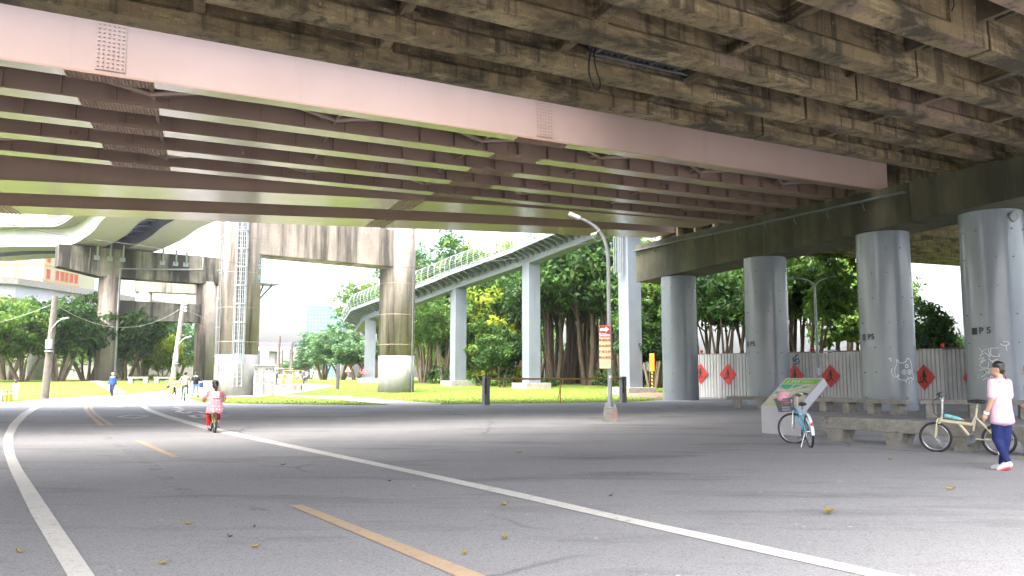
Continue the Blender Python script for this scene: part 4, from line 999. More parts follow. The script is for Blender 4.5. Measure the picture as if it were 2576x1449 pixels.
# ladder with safety hoops, on the side towards the road
toc = (V3((0, 0, 0)) - pA); toc.z = 0; toc.normalize(); la = math.atan2(toc.y, toc.x) + .04
ln = V3((math.cos(la), math.sin(la), 0)); lu = V3((-ln.y, ln.x, 0)); lb = pA + ln * 1.62
mb = MB()
for s in (-.3, .3, 0): mb.tube([lb + lu * s + V3((0, 0, .7)), lb + lu * s + V3((0, 0, 16.6))], .04, 6)
z = .8
while z < 16.5: mb.tube([lb - lu * .3 + V3((0, 0, z)), lb + lu * .3 + V3((0, 0, z))], .02, 4); z += .33
for q in range(12): 
    for s in (-.3, .3): mb.tube([lb + lu * s + V3((0, 0, .9 + q * 1.4)), lb + lu * s - ln * .25 + V3((0, 0, .9 + q * 1.4))], .03, 4)
lad = mb.build('ladder', m_rail, lp_, True)
mb = MB()
def hoop(z, r=.42): return [lb + lu * (-r * math.cos(a)) + ln * (.05 + r * 1.2 * math.sin(a)) + V3((0, 0, z)) for a in [math.pi * q / 10 for q in range(11)]]
for q in range(11): mb.tube(hoop(2.6 + q * 1.35), .045, 5)
for k in (0, 2, 4, 5, 6, 8, 10): mb.tube([hoop(2.6)[k], hoop(16.1)[k]], .022, 4)
mb.build('safety_cage', m_rail, lad, True)
mb = MB(); pd = V3((math.cos(la - .95), math.sin(la - .95), 0)); pq = pA + pd * 1.6
mb.tube([pq, pq + V3((0, 0, 16))], .05, 6)
for q in range(7): e = pq + V3((0, 0, .8 + 2.1 * q)); w_ = V3((-pd.y, pd.x, 0)); mb.tube([e - w_ * .55, e + w_ * .08], .045, 4)
mb.build('drain_pipe', m_darksteel, lp_, True)
plat = pA + dAB * 2.1; mb = MB(); mb.box(plat + V3((0, 0, 8.4)), (1.3, 1.4, .08), rAB)
for sx in (-.3, .4): mb.tube([plat + dAB * sx + V3((0, 0, 8.4)), pA + dAB * 1.35 + V3((0, 0, 7.1))], .06, 4)
mb.build('platform', m_darksteel, lp_, True)
mb = MB(); w_ = V3((-dAB.y, dAB.x, 0))
for sx, sy in ((.6, -.65), (.6, .65), (-.4, -.65)): mb.tube([plat + dAB * sx + w_ * sy + V3((0, 0, 8.4)), plat + dAB * sx + w_ * sy + V3((0, 0, 10.2))], .03, 4)
for z in (9.3, 10.2): mb.tube([plat + dAB * -.4 + w_ * -.65 + V3((0, 0, z)), plat + dAB * .6 + w_ * -.65 + V3((0, 0, z)), plat + dAB * .6 + w_ * .65 + V3((0, 0, z))], .025, 4)
mb.build('platform_rail', m_rail, lp_, True)
def dmap(p, a0, z0, r=1.52):
    return lambda x, y, z=0: p + V3((math.cos(a0 + x / r) * r, math.sin(a0 + x / r) * r, z0 + y))
ca = math.atan2(-pA.y, -pA.x)
mb = strokes(MB(), [curve2(q) for q in ([(-.2, .6), (-.05, .2), (0, -.5)], [(.0, .5), (.1, .1), (.05, -.6)], [(-.15, -.2), (.1, -.1), (.2, .5)], [(.3, .1), (.5, .2), (.7, .05), (.9, .15)], [(.4, -.1), (.6, 0), (.85, -.1)])], .07, dmap(pA, ca - 1.25, 1.9, 1.53)); mb.build('graffiti', m_sprayred, lp_, True)
mb = strokes(MB(), [[(-.15 + .13 * math.cos(a) + q, .14 * math.sin(a) - r_) for a in [j * .52 for j in range(13)]] for q, r_ in ((0, 0), (.3, 0), (0, .8), (.3, .8))] + [[(-.25, .9), (-.1, .5), (-.25, .3)], [(.05, .9), (.25, .45)], [(.0, .95), (.3, .95)]], .07, dmap(pA, ca + 1.2, 9.6, 1.53)); mb.build('graffiti', m_sprayblue, lp_, True)
cb_ = math.atan2(-pB.y, -pB.x)
mb = strokes(MB(), [curve2(q) for q in ([(-.3, .5), (-.1, 0), (.1, .4), (.2, -.3)], [(-.25, -.1), (.1, -.4), (.3, .1)])], .1, dmap(pB, cb_ - .8, 2.2, 1.53)); mb.build('graffiti', m_spraypurple, lp_, True)
mb = MB(); pd = V3((math.cos(cb_ + .95), math.sin(cb_ + .95), 0)); pq = pB + pd * 1.58; mb.tube([pq, pq + V3((0, 0, 16))], .05, 6)
for q in range(9): e = pq + V3((0, 0, .6 + 1.8 * q)); mb.tube([e, e - pd * .12], .07, 5)
mb.build('drain_pipe', m_darksteel, lp_, True)

# far portal under the viaduct, and a smaller one behind it
def far_portal(label, pL, pR, wl, zlow, zcap, over_l, over_r, mat):
    d = (pR - pL).normalized(); rz = math.atan2(d.y, d.x); n = V3((-d.y, d.x, 0)) * wl * .42
    t = thing('portal_pier', label, 'portal pier', (pL.x, pL.y, terrain(pL.x, pL.y)))
    for p in (pL, pR):
        mb = MB(); tcol(mb, p, wl / 2, terrain(p.x, p.y) - .3, zcap[0] + .3, .9, rz); mb.build('column', m_conc_p, t, True)
    mb = MB(); hx(mb, pL + d * wl * .4, pR - d * wl * .4, n, zlow[0], zlow[1]); mb.build('cross_beam', mat, t, True)
    mb = MB(); hx(mb, pL - d * over_l, pL - d * wl * .5, n * 1.1, zcap[0] + 1.0, zcap[1], zcap[0]); hx(mb, pL - d * wl * .5 + d * .002, pR + d * over_r, n * 1.1, zcap[0], zcap[1]); mb.build('cap_beam', mat, t, True)
    return t, d, n
qL, qR = V3((-55.4, 111.5, 0)), V3((-45.0, 119.5, 0))
ft, fd_, fn_ = far_portal('black streaked concrete portal pier carrying the white curved viaduct', qL, qR, 2.9, (9.3, 11.9), (15.0, 18.9), 6.6, 2.0, m_conc_soot)
mb = MB(); sd_ = -fn_.normalized() * 1.65
a1, a2, a3 = qL + fd_ * .9 + sd_, qL + fd_ * .9 + sd_, qR + fd_ * -1.2 + sd_
mb.tube([a1 + V3((0, 0, 1)), a1 + V3((0, 0, 16.2)), a3 + V3((0, 0, 16.9)), a3 + V3((0, 0, 19))], .16, 6); mb.build('drain_pipe', m_whitewash, ft, True)
for q, base in ((0, qL - fd_ * 2.0), (0, qL - fd_ * .4), (0, qL + fd_ * 1.2), (1, qL + fd_ * 6.4), (1, qL + fd_ * 8.2), (1, qL + fd_ * 9.6)):
    e = base + sd_ * 1.0 + V3((0, 0, 17.6)); mb = MB(); mb.tube([e + V3((0, 0, 1.9)), e + V3((0, 0, 0)), e - sd_ * .3], .14, 5); mb.box(e - sd_ * .25 + V3((0, 0, -.1)), (.7, .3, .6), math.atan2(fd_.y, fd_.x)); mb.build('restrainer_bracket', m_galv, ft, True)
far_portal('smaller pale concrete portal pier seen through the black streaked one', V3((-68, 150, 0)), V3((-57.5, 154, 0)), 3.0, (11.6, 13.2), (17, 20), 1.5, 1.5, m_conc_p)

# curved viaduct
ZV = 19.15
vL = [at(-160, 634, ZV), at(0, 621, ZV), at(95, 620, ZV), at(173, 617, ZV), at(230, 585, ZV), at(264, 546, ZV)]
vL.append(vL[-1] + (vL[-1] - vL[-2]).normalized() * 14 + V3((2, 0, 0)))
vLs = resample([V3((*p, ZV)) for p in curve2([(p.x, p.y) for p in vL], 6)], 30)
via = thing('curved_viaduct', 'white curved viaduct with twin boxes and a violet underside', 'viaduct', (vL[3].x, vL[3].y, ZV))
def off(P, d):
    out = []
    for i, p in enumerate(P):
        t = P[min(i + 1, len(P) - 1)] - P[max(i - 1, 0)]; t.z = 0; t.normalize()
        out.append(p + V3((-t.y, t.x, 0)) * d)
    return out
def sweep(P, d0, d1, z0, z1):
    A, B_ = off(P, d0), off(P, d1); mb = MB(); n = len(P)
    vs = [p + V3((0, 0, z0)) for p in A] + [p + V3((0, 0, z0)) for p in B_] + [p + V3((0, 0, z1)) for p in B_] + [p + V3((0, 0, z1)) for p in A]
    fs = []
    for i in range(n - 1):
        for k in range(4): fs.append((k * n + i, k * n + i + 1, ((k + 1) % 4) * n + i + 1, ((k + 1) % 4) * n + i))
    fs += [(0, n, 2 * n, 3 * n), (n - 1, 4 * n - 1, 3 * n - 1, 2 * n - 1)]
    return mb.add(vs, fs)
for a, b in ((0, 3.9), (6.5, 10.4)):
    g = sweep(vLs, a + .03, b - .03, .0, .05).build('soffit', m_viad_g, via, True)
    for e in (a, b - .1): sweep(vLs, e, e + .1, -.02, 2.4).build('box_web', m_viad_w if e in (0, 10.3) else (m_viad_w if e > 6.6 else m_viad_p), via, True)
sweep(vLs, 3.95, 6.45, 1.9, 2.1).build('underdeck', m_viad_p, via, True)
A, B_ = off(vLs, 3.9), off(vLs, 6.5)
for i in range(2, 30, 2):
    mb = MB(); mb.tube([A[i] + V3((0, 0, 1.2)), B_[i] + V3((0, 0, 1.2))], .18, 4); mb.build('cross_girder', m_viad_p, via, True)
sweep(vLs, -1.6, 12.0, 2.42, 2.7).build('deck', m_viad_c, via, True)
sweep(vLs, -1.7, -1.4, 2.71, 3.5).build('parapet', m_viad_c, via, True); sweep(vLs, 11.8, 12.1, 2.71, 3.5).build('parapet', m_viad_c, via, True)
# low far viaduct beyond the trees
fv = thing('far_viaduct', 'long low white viaduct running behind the left trees', 'viaduct', (-90, 135, 10))
P = [atY(-120, 706, 128), atY(40, 716, 134), atY(250, 748, 150), atY(420, 775, 168)]
for p in P: p.z -= 0
sweep(P, 0, 8, -2.2, 0).build('deck', m_viad_w, fv, True); sweep(P, -.6, 8.6, .01, 1.1).build('parapet', m_viad_c, fv, True)
for p in P[:3]:
    q = p + V3((2, 4, 0)); mb = MB(); tcol(mb, q, 1.4, 0, q.z - 2.25); mb.build('column', m_whitewash, fv, True)
b2_ = thing('far_viaduct', 'pale distant viaduct crossing beyond the plaza', 'viaduct', (-60, 300, 8))
P = [atY(560, 868, 330), atY(900, 874, 330)]; sweep(P, 0, 9, -2, 0).build('deck', m_viad_w, b2_, True); sweep(P, -.5, -.2, .01, 1.4).build('parapet', m_viad_p, b2_, True)
for f_ in (.1, .35, .6, .85):
    q = P[0].lerp(P[1], f_) + V3((0, 4.5, 0)); mb = MB(); tcol(mb, q, 1.6, 0, q.z - 2.05); mb.build('column', m_whitewash, b2_, True)
mb = MB(); pts = [atY(-60, 545, 57), atY(120, 585, 57), atY(400, 625, 57), atY(660, 670, 57), atY(1000, 674, 57), atY(1280, 652, 57), atY(1480, 610, 57)]
mb.tube([V3((p[0], 57, p[1])) for p in curve2([(p.x, p.z) for p in pts], 8)], .022, 4); tag(mb.build('overhead_wire', m_cable), 'thin dark wire strung across in front of the portal piers', 'wire')
# ================================================================ cycle ramp on steel posts
RAMP = [atY(905, 835, 100), atY(925, 806, 96), atY(985, 786, 91), atY(1050, 765, 87.5), atY(1150, 728, 84.5), atY(1336, 665, 77), atY(1500, 602, 68.5), atY(1586, 570, 63.5), atY(1720, 520, 58)]
rp = thing('cycle_ramp', 'pale blue grey steel cycle ramp climbing on square posts with curved railing', 'ramp', (RAMP[5].x, RAMP[5].y, terrain(0, 77)))
RP = resample([V3(p) for p in RAMP], 60)
def roff(P, d, h=0):
    out = []
    for i, p in enumerate(P):
        t = P[min(i + 1, len(P) - 1)] - P[max(i - 1, 0)]; t.z = 0; t.normalize()
        out.append(p + V3((-t.y, t.x, 0)) * d + V3((0, 0, h)))
    return out
def rsweep(d0, d1, z0, z1): 
    A, B_, n = roff(RP, d0), roff(RP, d1), len(RP); mb = MB()
    vs = [p + V3((0, 0, z0)) for p in A] + [p + V3((0, 0, z0)) for p in B_] + [p + V3((0, 0, z1)) for p in B_] + [p + V3((0, 0, z1)) for p in A]
    fs = [(k * n + i, k * n + i + 1, ((k + 1) % 4) * n + i + 1, ((k + 1) % 4) * n + i) for i in range(n - 1) for k in range(4)]
    return mb.add(vs, fs + [(0, n, 2 * n, 3 * n), (n - 1, 4 * n - 1, 3 * n - 1, 2 * n - 1)])
# the near edge of the deck lies on the low side: -d
rsweep(-.55, .65, 0, 1.0).build('box_girder', m_ramp, rp, True)
rsweep(-2.0, 2.1, 1.12, 1.32).build('deck', m_darksteel, rp, True)
rsweep(-2.06, -2.0, 1.05, 1.42).build('edge_beam', m_ramp, rp, True)
A, I_ = roff(RP, -2.0), roff(RP, -.56); A2 = roff(RP, 2.05)
for i in range(1, 60):
    mb = MB(); a, b = A[i], I_[i]; t = (RP[min(i + 1, 60)] - RP[i - 1]).normalized() * .06
    mb.hexa([b - t + V3((0, 0, .45)), b + t + V3((0, 0, .45)), a + t + V3((0, 0, 1.0)), a - t + V3((0, 0, 1.0)), b - t + V3((0, 0, 1.1)), b + t + V3((0, 0, 1.1)), a + t + V3((0, 0, 1.1)), a - t + V3((0, 0, 1.1))])
    mb.build('bracket', m_ramp, rp, True)
for side, P0, sg in ((0, A, -1), (1, A2, 1)):
    rl = MB()
    def rib(i): 
        n = (A[i] - A2[i]).normalized() * -sg
        return [P0[i] + n * (-sg) * sg * o + V3((0, 0, z)) for z, o in ((1.2, 0.02), (1.6, -.16), (2.0, -.24), (2.4, -.2), (2.75, -.05), (2.95, .08))]
    NN = [(A[i] - A2[i]).normalized() for i in range(61)]
    def ribp(i, z, o): return P0[i] + NN[i] * (-sg) * (-o) * (1) + V3((0, 0, z))
    prof = ((1.2, .02), (1.6, .17), (2.0, .25), (2.4, .2), (2.75, .06), (2.95, -.08))
    for i in range(0, 61): 
        pts = [P0[i] + NN[i] * (o if side == 0 else -o) + V3((0, 0, z)) for z, o in prof]; rl.tube(pts, .035, 5)
    for z, o in prof[1:]:
        rl.tube([P0[i] + NN[i] * ((o - .04) if side == 0 else -(o - .04)) + V3((0, 0, z)) for i in range(61)],   .015 if z < 2.9 else .032, 4)
    for z, o in ((1.4, .1), (1.8, .22), (2.2, .23), (2.58, .13)): rl.tube([P0[i] + NN[i] * ((o - .04) if side == 0 else -(o - .04)) + V3((0, 0, z)) for i in range(61)], .010, 4)
    rl.build('railing', m_rail, rp, True)
for q, (px, Y, zt_) in enumerate(((930, 95.5, None), (1152, 84.5, None), (1336, 77, None), (1586, 63.8, None))):
    c0 = atY(px, 900, Y); j = min(range(61), key=lambda i: abs(RP[i].x - c0.x) + abs(RP[i].y - Y)); g = terrain(c0.x, Y)
    rz = R(30) if q else R(10); zt2 = RP[j].z - .0
    mb = MB(); mb.box((c0.x, Y, (g + .3 + zt2) / 2), (1.25, 1.25, zt2 - g - .3), rz); mb.build('post', m_ramp, rp, True)
    mb = MB(); mb.bbox((c0.x, Y, g + .15), (2.7, 2.7, .75), .03, rz); mb.build('footing', m_benchc, rp, True)
    if q == 3:
        mb = MB(); 
        for k in range(6): mb.tube([(c0.x - 1.3 + k * .14, Y - .8, 6.9 + 2.6), (c0.x - 1.3 + k * .14, Y - .8, 16)], .05, 5)
        mb.build('pipe_bundle', m_darksteel, rp, True)
c0 = atY(930, 940, 95.5)
mb = strokes(MB(), [curve2(l) for l in ([(-.4, .2), (-.5, 0), (-.3, -.1), (-.4, -.3)], [(-.2, -.3), (-.1, .25), (0, -.3)], [(.1, .25), (.1, -.3), (.3, -.2)], [(.3, .2), (.5, .1), (.35, 0), (.55, -.25)])], .09, lambda x, y, z: V3((c0.x - .5 + x, 94.55, 2.1 + y))); mb.build('graffiti', m_sprayred, rp, True)

# ================================================================ lamps, poles and small street furniture
L0 = G(1535, 1061)
sl = thing('street_lamp', 'grey street lamp with a curved arm standing on a concrete block in the plaza', 'street lamp', L0)
mb = MB(); mb.prism([(-.24, -.22), (.24, -.22), (.24, .22), (-.24, .22)], .01); mb.hexa([V3(q) for q in ((-.225, -.21, 0), (.225, -.21, 0), (.225, .21, 0), (-.225, .21, 0), (-.19, -.18, .43), (.19, -.18, .43), (.19, .18, .43), (-.19, .18, .43))]); mb.build('base_block', m_benchc, sl)
mb = strokes(MB(), [curve2(l) for l in ([(.0, .1), (.05, .2), (.12, .12), (.06, .08)], [(.1, .22), (.18, .12), (.2, .2)], [(0, .06), (.2, .05)])], .02, lambda x, y, z: V3((x - .02, -.212 + (y) * .07, y + .08))); mb.build('graffiti', m_sprayred, sl)
pz = [(0, 0, .43), (0, 0, 4.9)]
arm = curve2([(0, 4.9), (-.02, 5.4), (-.12, 5.85), (-.35, 6.2), (-.65, 6.42), (-.95, 6.56)], 5)
mb = MB(); mb.tube([V3((0, 0, .47)), V3((0, 0, 2.6)), V3((0, 0, 4.9))], [.075, .07, .064], 14); mb.tube([V3((x, 0, z)) for x, z in arm], [.07 - .03 * i / len(arm) for i in range(len(arm))], 12)
mb.box((0, 0, .455), (.36, .36, .03))
for sx in (-.14, .14):
    for sy in (-.14, .14): mb.cyl((sx, sy, .45), (sx, sy, .58), .018, n=6)
for k in range(4): a = k * math.pi / 2; mb.hexa([V3((math.cos(a) * .08 - math.sin(a) * .006, math.sin(a) * .08 + math.cos(a) * .006, .47)), V3((math.cos(a) * .16, math.sin(a) * .16, .47)), V3((math.cos(a) * .16 + .003, math.sin(a) * .16 + .003, .47)), V3((math.cos(a) * .08 + .006, math.sin(a) * .08 + .006, .47)), V3((math.cos(a) * .08 - math.sin(a) * .006, math.sin(a) * .08, .7)), V3((math.cos(a) * .085, math.sin(a) * .085, .7)), V3((math.cos(a) * .086, math.sin(a) * .086, .7)), V3((math.cos(a) * .08, math.sin(a) * .085, .7))])
mb.build('pole', m_galv, sl)
mb = MB(); Mx = Matrix.Rotation(R(24), 4, 'Y'); mb.bbox((-1.08, 0, 6.63), (.4, .16, .1), .03, M=Mx); mb.ell((-1.2, 0, 6.66), (.09, .09, .07)); hd_ = mb.build('lamp_head', m_white, sl)
mb = MB(); mb.bbox((-1.1, 0, 6.565), (.36, .13, .025), .008, M=Mx); mb.build('lens', m_board, hd_)
mb = MB(); mb.tube([V3((-.28, -.05, 6.15)), V3((-.42, -.12, 6.02))], .012, 5); mb.cyl((-.42, -.16, 6.02), (-.47, -.08, 6.0), .05, n=10); mb.cyl((-.5, -.16, 6.0), (-.55, -.08, 5.98), .04, n=10); mb.tube([V3((-.15, -.05, 5.9)), V3((-.35, -.1, 5.75)), V3((-.52, -.1, 5.9))], .008, 5); mb.build('loudspeaker', m_white, sl)
mb = MB(); mb.ell((.1, -.02, 5.7), (.06, .06, .06)); mb.cyl((.1, -.02, 5.66), (.11, -.02, 5.5), .02, n=8); mb.tube([V3((.05, 0, 5.45)), V3((.12, -.02, 5.48))], .02, 6); mb.build('camera_dome', m_galv, sl)
mb = MB()
for z, h in ((2.0, .22), (1.38, .08)): mb.ribbon([V3((.081 * math.cos(a) , -.081 * math.sin(-a) , z)) for a in [-2.0 + .2 * q for q in range(6)]], [V3((.081 * math.cos(a), -.081 * math.sin(-a), z + h)) for a in [-2.0 + .2 * q for q in range(6)]])
mb.build('sticker', m_white, sl)
def blur_glyphs(mb, n, h, f):
    """small print too soft to read in the photo: short upright and level bars"""
    for i in range(n):
        x0 = (i - (n - 1) / 2) * h * 1.12
        L_ = [[(x0 - h * .4, h * .42), (x0 + h * .4, h * .42)], [(x0 - h * .4, -h * .02), (x0 + h * .4, -h * .02)], [(x0 - h * .3, -h * .45), (x0 + h * .35, -h * .45)], [(x0 - (i % 3 - 1) * h * .2, h * .45), (x0 - (i % 3 - 1) * h * .2, -h * .45)]]
        strokes(mb, L_, h * .13, f)
# direction sign strapped to it
sg = thing('direction_sign', 'red and cream direction sign with arrow and 500m strapped to the curved street lamp', 'sign', L0 + V3((-.16, -.13, 2.36)), R(-8))
def rrect(w, h, r=.03, n=4):
    out = []
    for cx, cy, a0 in ((w / 2 - r, -h / 2 + r, -90), (w / 2 - r, h / 2 - r, 0), (-w / 2 + r, h / 2 - r, 90), (-w / 2 + r, -h / 2 + r, 180)):
        for k in range(n + 1): a = R(a0 + 90 * k / n); out.append((cx + r * math.cos(a), cy + r * math.sin(a)))
    return out
UP = Matrix.Rotation(math.pi / 2, 4, 'X')
mb = MB(); mb.prism(rrect(.36, 1.36), .02, UP); mb.build('panel', Mt('cream sign sheet', (.75, .68, .42), None, .4), sg, False)
mb = MB(); mb.prism([(-.175, .3), (.175, .3), (.175, .64), (.15, .672), (-.15, .672), (-.175, .64)], .003, Matrix.Translation((0, -.0205, 0)) @ UP); mb.build('red_field', m_red, sg)
fm = lambda x, y, z=0: V3((x, -.025 - z, y))
mb = MB(); ar = [(-.15, .5), (.03, .515), (.03, .46), (.15, .56), (.03, .655), (.03, .605), (-.15, .585)]; mb.add([fm(x, y) for x, y in ar], [tuple(range(7))])
text_on(mb, '500m', .155, lambda x, y, z=0: fm(x, y + .38, z), .006); mb.build('white_lettering', m_spray, sg)
mb = MB()
for i, s_ in enumerate(('幸福租借', '站有提供', '打氣及飲', '用水服務')): text_on(mb, s_, .094, lambda x, y, z=0, i=i: V3((x, -.0225 - z, y + .21 - i * .185)), .004)
mb.build('lettering', Mt('brick red lettering', (.55, .13, .06), None, .5), sg)
mb = MB(); blur_glyphs(mb, 6, .045, lambda x, y, z=0: V3((x, -.0225 - z, y - .50))); mb.ribbon([V3((-.14, -.0225, -.615)), V3((.14, -.0225, -.61))], [V3((-.14, -.0225, -.6)), V3((.14, -.0225, -.6))]); mb.build('small_lettering', m_greypaint, sg)
mb = MB()
for z in (.45, -.45): mb.tube([V3((.16 + .09 * math.cos(a), .13 + .09 * math.sin(a), z)) for a in [q * .5236 for q in range(12)]], .01, 4, True); mb.tube([V3((.1, .0, z)), V3((.14, .06, z))], .02, 4)
mb.build('strap', m_galv, sg)
# double armed lamp behind the hoarding
d0 = atY(2060, 1000, 47.2); d0.z = 0; hL = 7.15
dl = thing('street_lamp', 'slim grey lamp post with two arms in front of the white hoarding', 'street lamp', (d0.x, d0.y, 0), R(-8))
mb = MB(); mb.tube([(0, 0, 0), (0, 0, 3), (0, 0, hL - .5)], [.11, .09, .07], 10)
for s in (-1, 1): mb.tube([V3((x * s, 0, z)) for x, z in curve2([(0, hL - .6), (.1, hL - .3), (.4, hL - .1), (.75, hL)], 5)], .045, 8)
mb.build('pole', m_galv, dl)
for s in (-1, 1):
    mb = MB(); mb.bbox((s * .95, 0, hL + .05), (.5, .2, .1), .03, M=Matrix.Rotation(R(-12 * s), 4, 'Y')); mb.build('lamp_head', m_darksteel, dl)
mb = MB(); mb.ribbon([V3((-.04, -.1, 1.5)), V3((.06, -.1, 1.5))], [V3((-.04, -.1, 1.95)), V3((.06, -.1, 1.95))]); mb.build('sticker', m_white, dl)
# utility poles
def upole(lab, px, py, top, r, mat, lean=0, arm_=None, cat='utility pole', yel=False, grp=None, Y=None):
    g = G(px, py) if Y is None else V3((atY(px, py, Y).x, Y, terrain(0, Y))); h = atY(px, top, g.y).z - g.z
    t = thing('utility_pole', lab, cat, g, 0, grp)
    mb = MB(); mb.tube([(0, 0, 0), (lean * .5, 0, h * .5), (lean, 0, h)], [r, r * .85, r * .72], 10); mb.build('pole', mat, t)
    if yel: mb = MB(); mb.tube([(0, 0, .02), (lean * .17, 0, h * .17)], [r * 1.02, r * .99], 10); mb.build('yellow_band', m_yellow, t)
    if arm_:
        z = arm_ * h; mb = MB(); x0 = lean * arm_; mb.tube([V3((x0, -.1, z - .5)), V3((x0 + .1, -.2, z)), V3((x0 + .5, -.3, z + .45)), V3((x0 + .8, -.35, z + .6))], .04, 6); mb.build('lamp_arm', m_galv, t)
        mb = MB(); mb.bbox((x0 + 1.0, -.38, z + .65), (.5, .2, .09), .03, M=Matrix.Rotation(R(-12), 4, 'Y')); mb.build('lamp_head', m_galv, t)
        mb = MB(); mb.bbox((x0, -.25, z - 1.0), (.36, .22, .6), .03); mb.box((x0, -.22, z - 1.45), (.42, .3, .06)); mb.build('switch_box', m_board, t)
    return t, g, h
u1 = upole('grey timber utility pole with a lamp arm on the left grass edge', 112, 1004, 745, .26, m_wood, .3, .68)
u2 = upole('pale leaning utility pole in front of the dark crossbeam pier', 430, 989, 750, .22, m_concpole, .7, .5, yel=True)
for i in range(4):
    mb = MB(); z = u2[2] * (.97 - .035 * i); mb.cyl((.7 * .95 + .15, -.05, z), (.7 * .95 + .32, -.08, z), .07, n=8); mb.build('insulator', m_white, u2[0])
for lab, px, py, top, r, Y in (('tall dark utility pole right behind the ladder pier', 640, 960, 822, .2, 72), ('tall thin grey utility pole at the near end of the plaza', 699, 958, 845, .2, 86), ('grey utility pole beside its twin on the plaza', 732, 958, 863, .2, 92), ('short far utility pole between the two taller ones', 708, 958, 880, .12, 100), ('thin far utility pole touching its taller neighbour', 728, 958, 876, .14, 110)):
    upole(lab, px, py, top, r, m_wood, .1 if px == 640 else 0, Y=Y, grp='utility poles along the plaza')
mb = MB(); a = u1[1] + V3((.2, 0, u1[2] * .93)); b = u2[1] + V3((.6, 0, u2[2] * .9)); a0 = a + V3((-14, 6, -.6))
def sag(a, b, s, n=16): return [a.lerp(b, i / n) - V3((0, 0, s * 4 * (i / n) * (1 - i / n))) for i in range(n + 1)]
mb.tube(sag(a0, a, 1.0), .017, 4); mb.tube(sag(a, b, 1.6), .017, 4); tag(mb.build('hanging_wire', m_whitewash), 'pale sagging wire strung between the left timber pole and the leaning pale pole', 'wire')
mb = MB(); c_ = b + V3((9, 8, -3.5)); mb.tube(sag(b, c_, .5), .015, 4); mb.tube(sag(b - V3((0, 0, .7)), c_ - V3((0, 0, 1)), .5), .015, 4); tag(mb.build('stay_wire', m_whitewash), 'pale stay wires running down from the leaning pale pole', 'wire')
# dark post, triangle sign, orange post
p0 = G(849, 979); mb = MB(); mb.bbox((0, 0, 1.15), (.26, .26, 2.3), .03); o = mb.build('dark_post', m_bolt); o.location = p0; tag(o, 'slim dark post standing alone on the lawn left of the white footed column', 'post')
p0 = G(875, 962); ts = thing('warning_sign', 'small pale triangular warning sign under the far trees', 'sign', p0)
mb = MB(); mb.cyl((0, 0, 0), (0, 0, 1.4), .05, n=6); mb.build('post', m_galv, ts); mb = MB(); mb.prism([(-.45, 0), (.45, 0), (0, .78)], .04, Matrix.Translation((0, -.06, 1.2)) @ UP); pn = mb.build('panel', m_red, ts); mb = MB(); mb.prism([(-.33, .07), (.33, .07), (0, .64)], .01, Matrix.Translation((0, -.105, 1.2)) @ UP); mb.build('panel_face', m_white, pn)
p0 = G(1641, 992); op = thing('roadside_marker', 'orange box on a black and yellow striped post by the soil bank', 'marker post', p0)
hh = atY(1641, 889, p0.y).z - p0.z; zc = hh * .56
mS, t, b = nt('yellow black stripes'); w_ = N(t, 'ShaderNodeTexWave', wave_type='BANDS', bands_direction='DIAGONAL'); w_.inputs['Scale'].default_value = 2.2; t.links.new(coords(t, world=False), w_.inputs['Vector'])
mr = N(t, 'ShaderNodeMath', operation='GREATER_THAN'); mr.inputs[1].default_value = .5; t.links.new(w_.outputs[1], mr.inputs[0]); t.links.new(mixc(t, mr.outputs[0], (.02, .02, .02), (.6, .36, .03)), b.inputs['Base Color'])
mb = MB(); mb.cyl((0, 0, 0), (0, 0, zc), .09, n=10); mb.build('post', mS, op)
mb = MB(); mb.bbox((0, 0, (zc + hh) / 2), (.36, .22, hh - zc), .04); mb.build('marker_box', m_orange, op)
# orange flexible posts at far left
for i, px in enumerate((4, 15, 25)):
    t = thing('marker_post', ('grey banded marker post nearest the left edge', 'thick orange marker post between two others', 'orange marker post closest to the person in lilac')[i], 'marker post', G(px, 1011 - i), 0, 'marker posts at the left road edge')
    mb = MB(); mb.cyl((0, 0, 0), (0, 0, .62), .085, .08, 14); mb.ell((0, 0, .62), (.08, .08, .04)); mb.build('post', m_orange if i else m_galv, t)
    mb = MB(); mb.cyl((0, 0, .42), (0, 0, .5), .088, n=14); mb.build('reflective_band', m_white, t)
# swing barrier
gL, gR = G(1222, 1019), G(1567, 1013); gd = (gR - gL); gl_ = gd.length; ga = math.atan2(gd.y, gd.x)
br = thing('barrier_gate', 'orange tube barrier between two square posts at the lawn edge', 'barrier', gL, ga)
for x in (0, gl_):
    mb = MB(); mb.bbox((x, 0, .72), (.3, .3, 1.44), .02); p_ = mb.build('post', m_whitewash, br); mb = MB(); mb.box((x - .09, -.156, .95), (.1, .012, .8)); mb.build('dark_reflector', m_bolt, p_)
mb = MB(); mb.tube([(.15, 0, 1.32), (gl_ * .5, 0, 1.31), (gl_ - .15, 0, 1.33)], .045, 8); mb.build('bar', m_orangebar, br)
mb = MB(); x = gl_ * .52; mb.tube([(x, 0, 1.3), (x, 0, .02)], .03, 6); mb.tube([(x, 0, .85), (x - .25, -.1, .02)], .02, 6); mb.build('support_leg', m_orangebar, br)
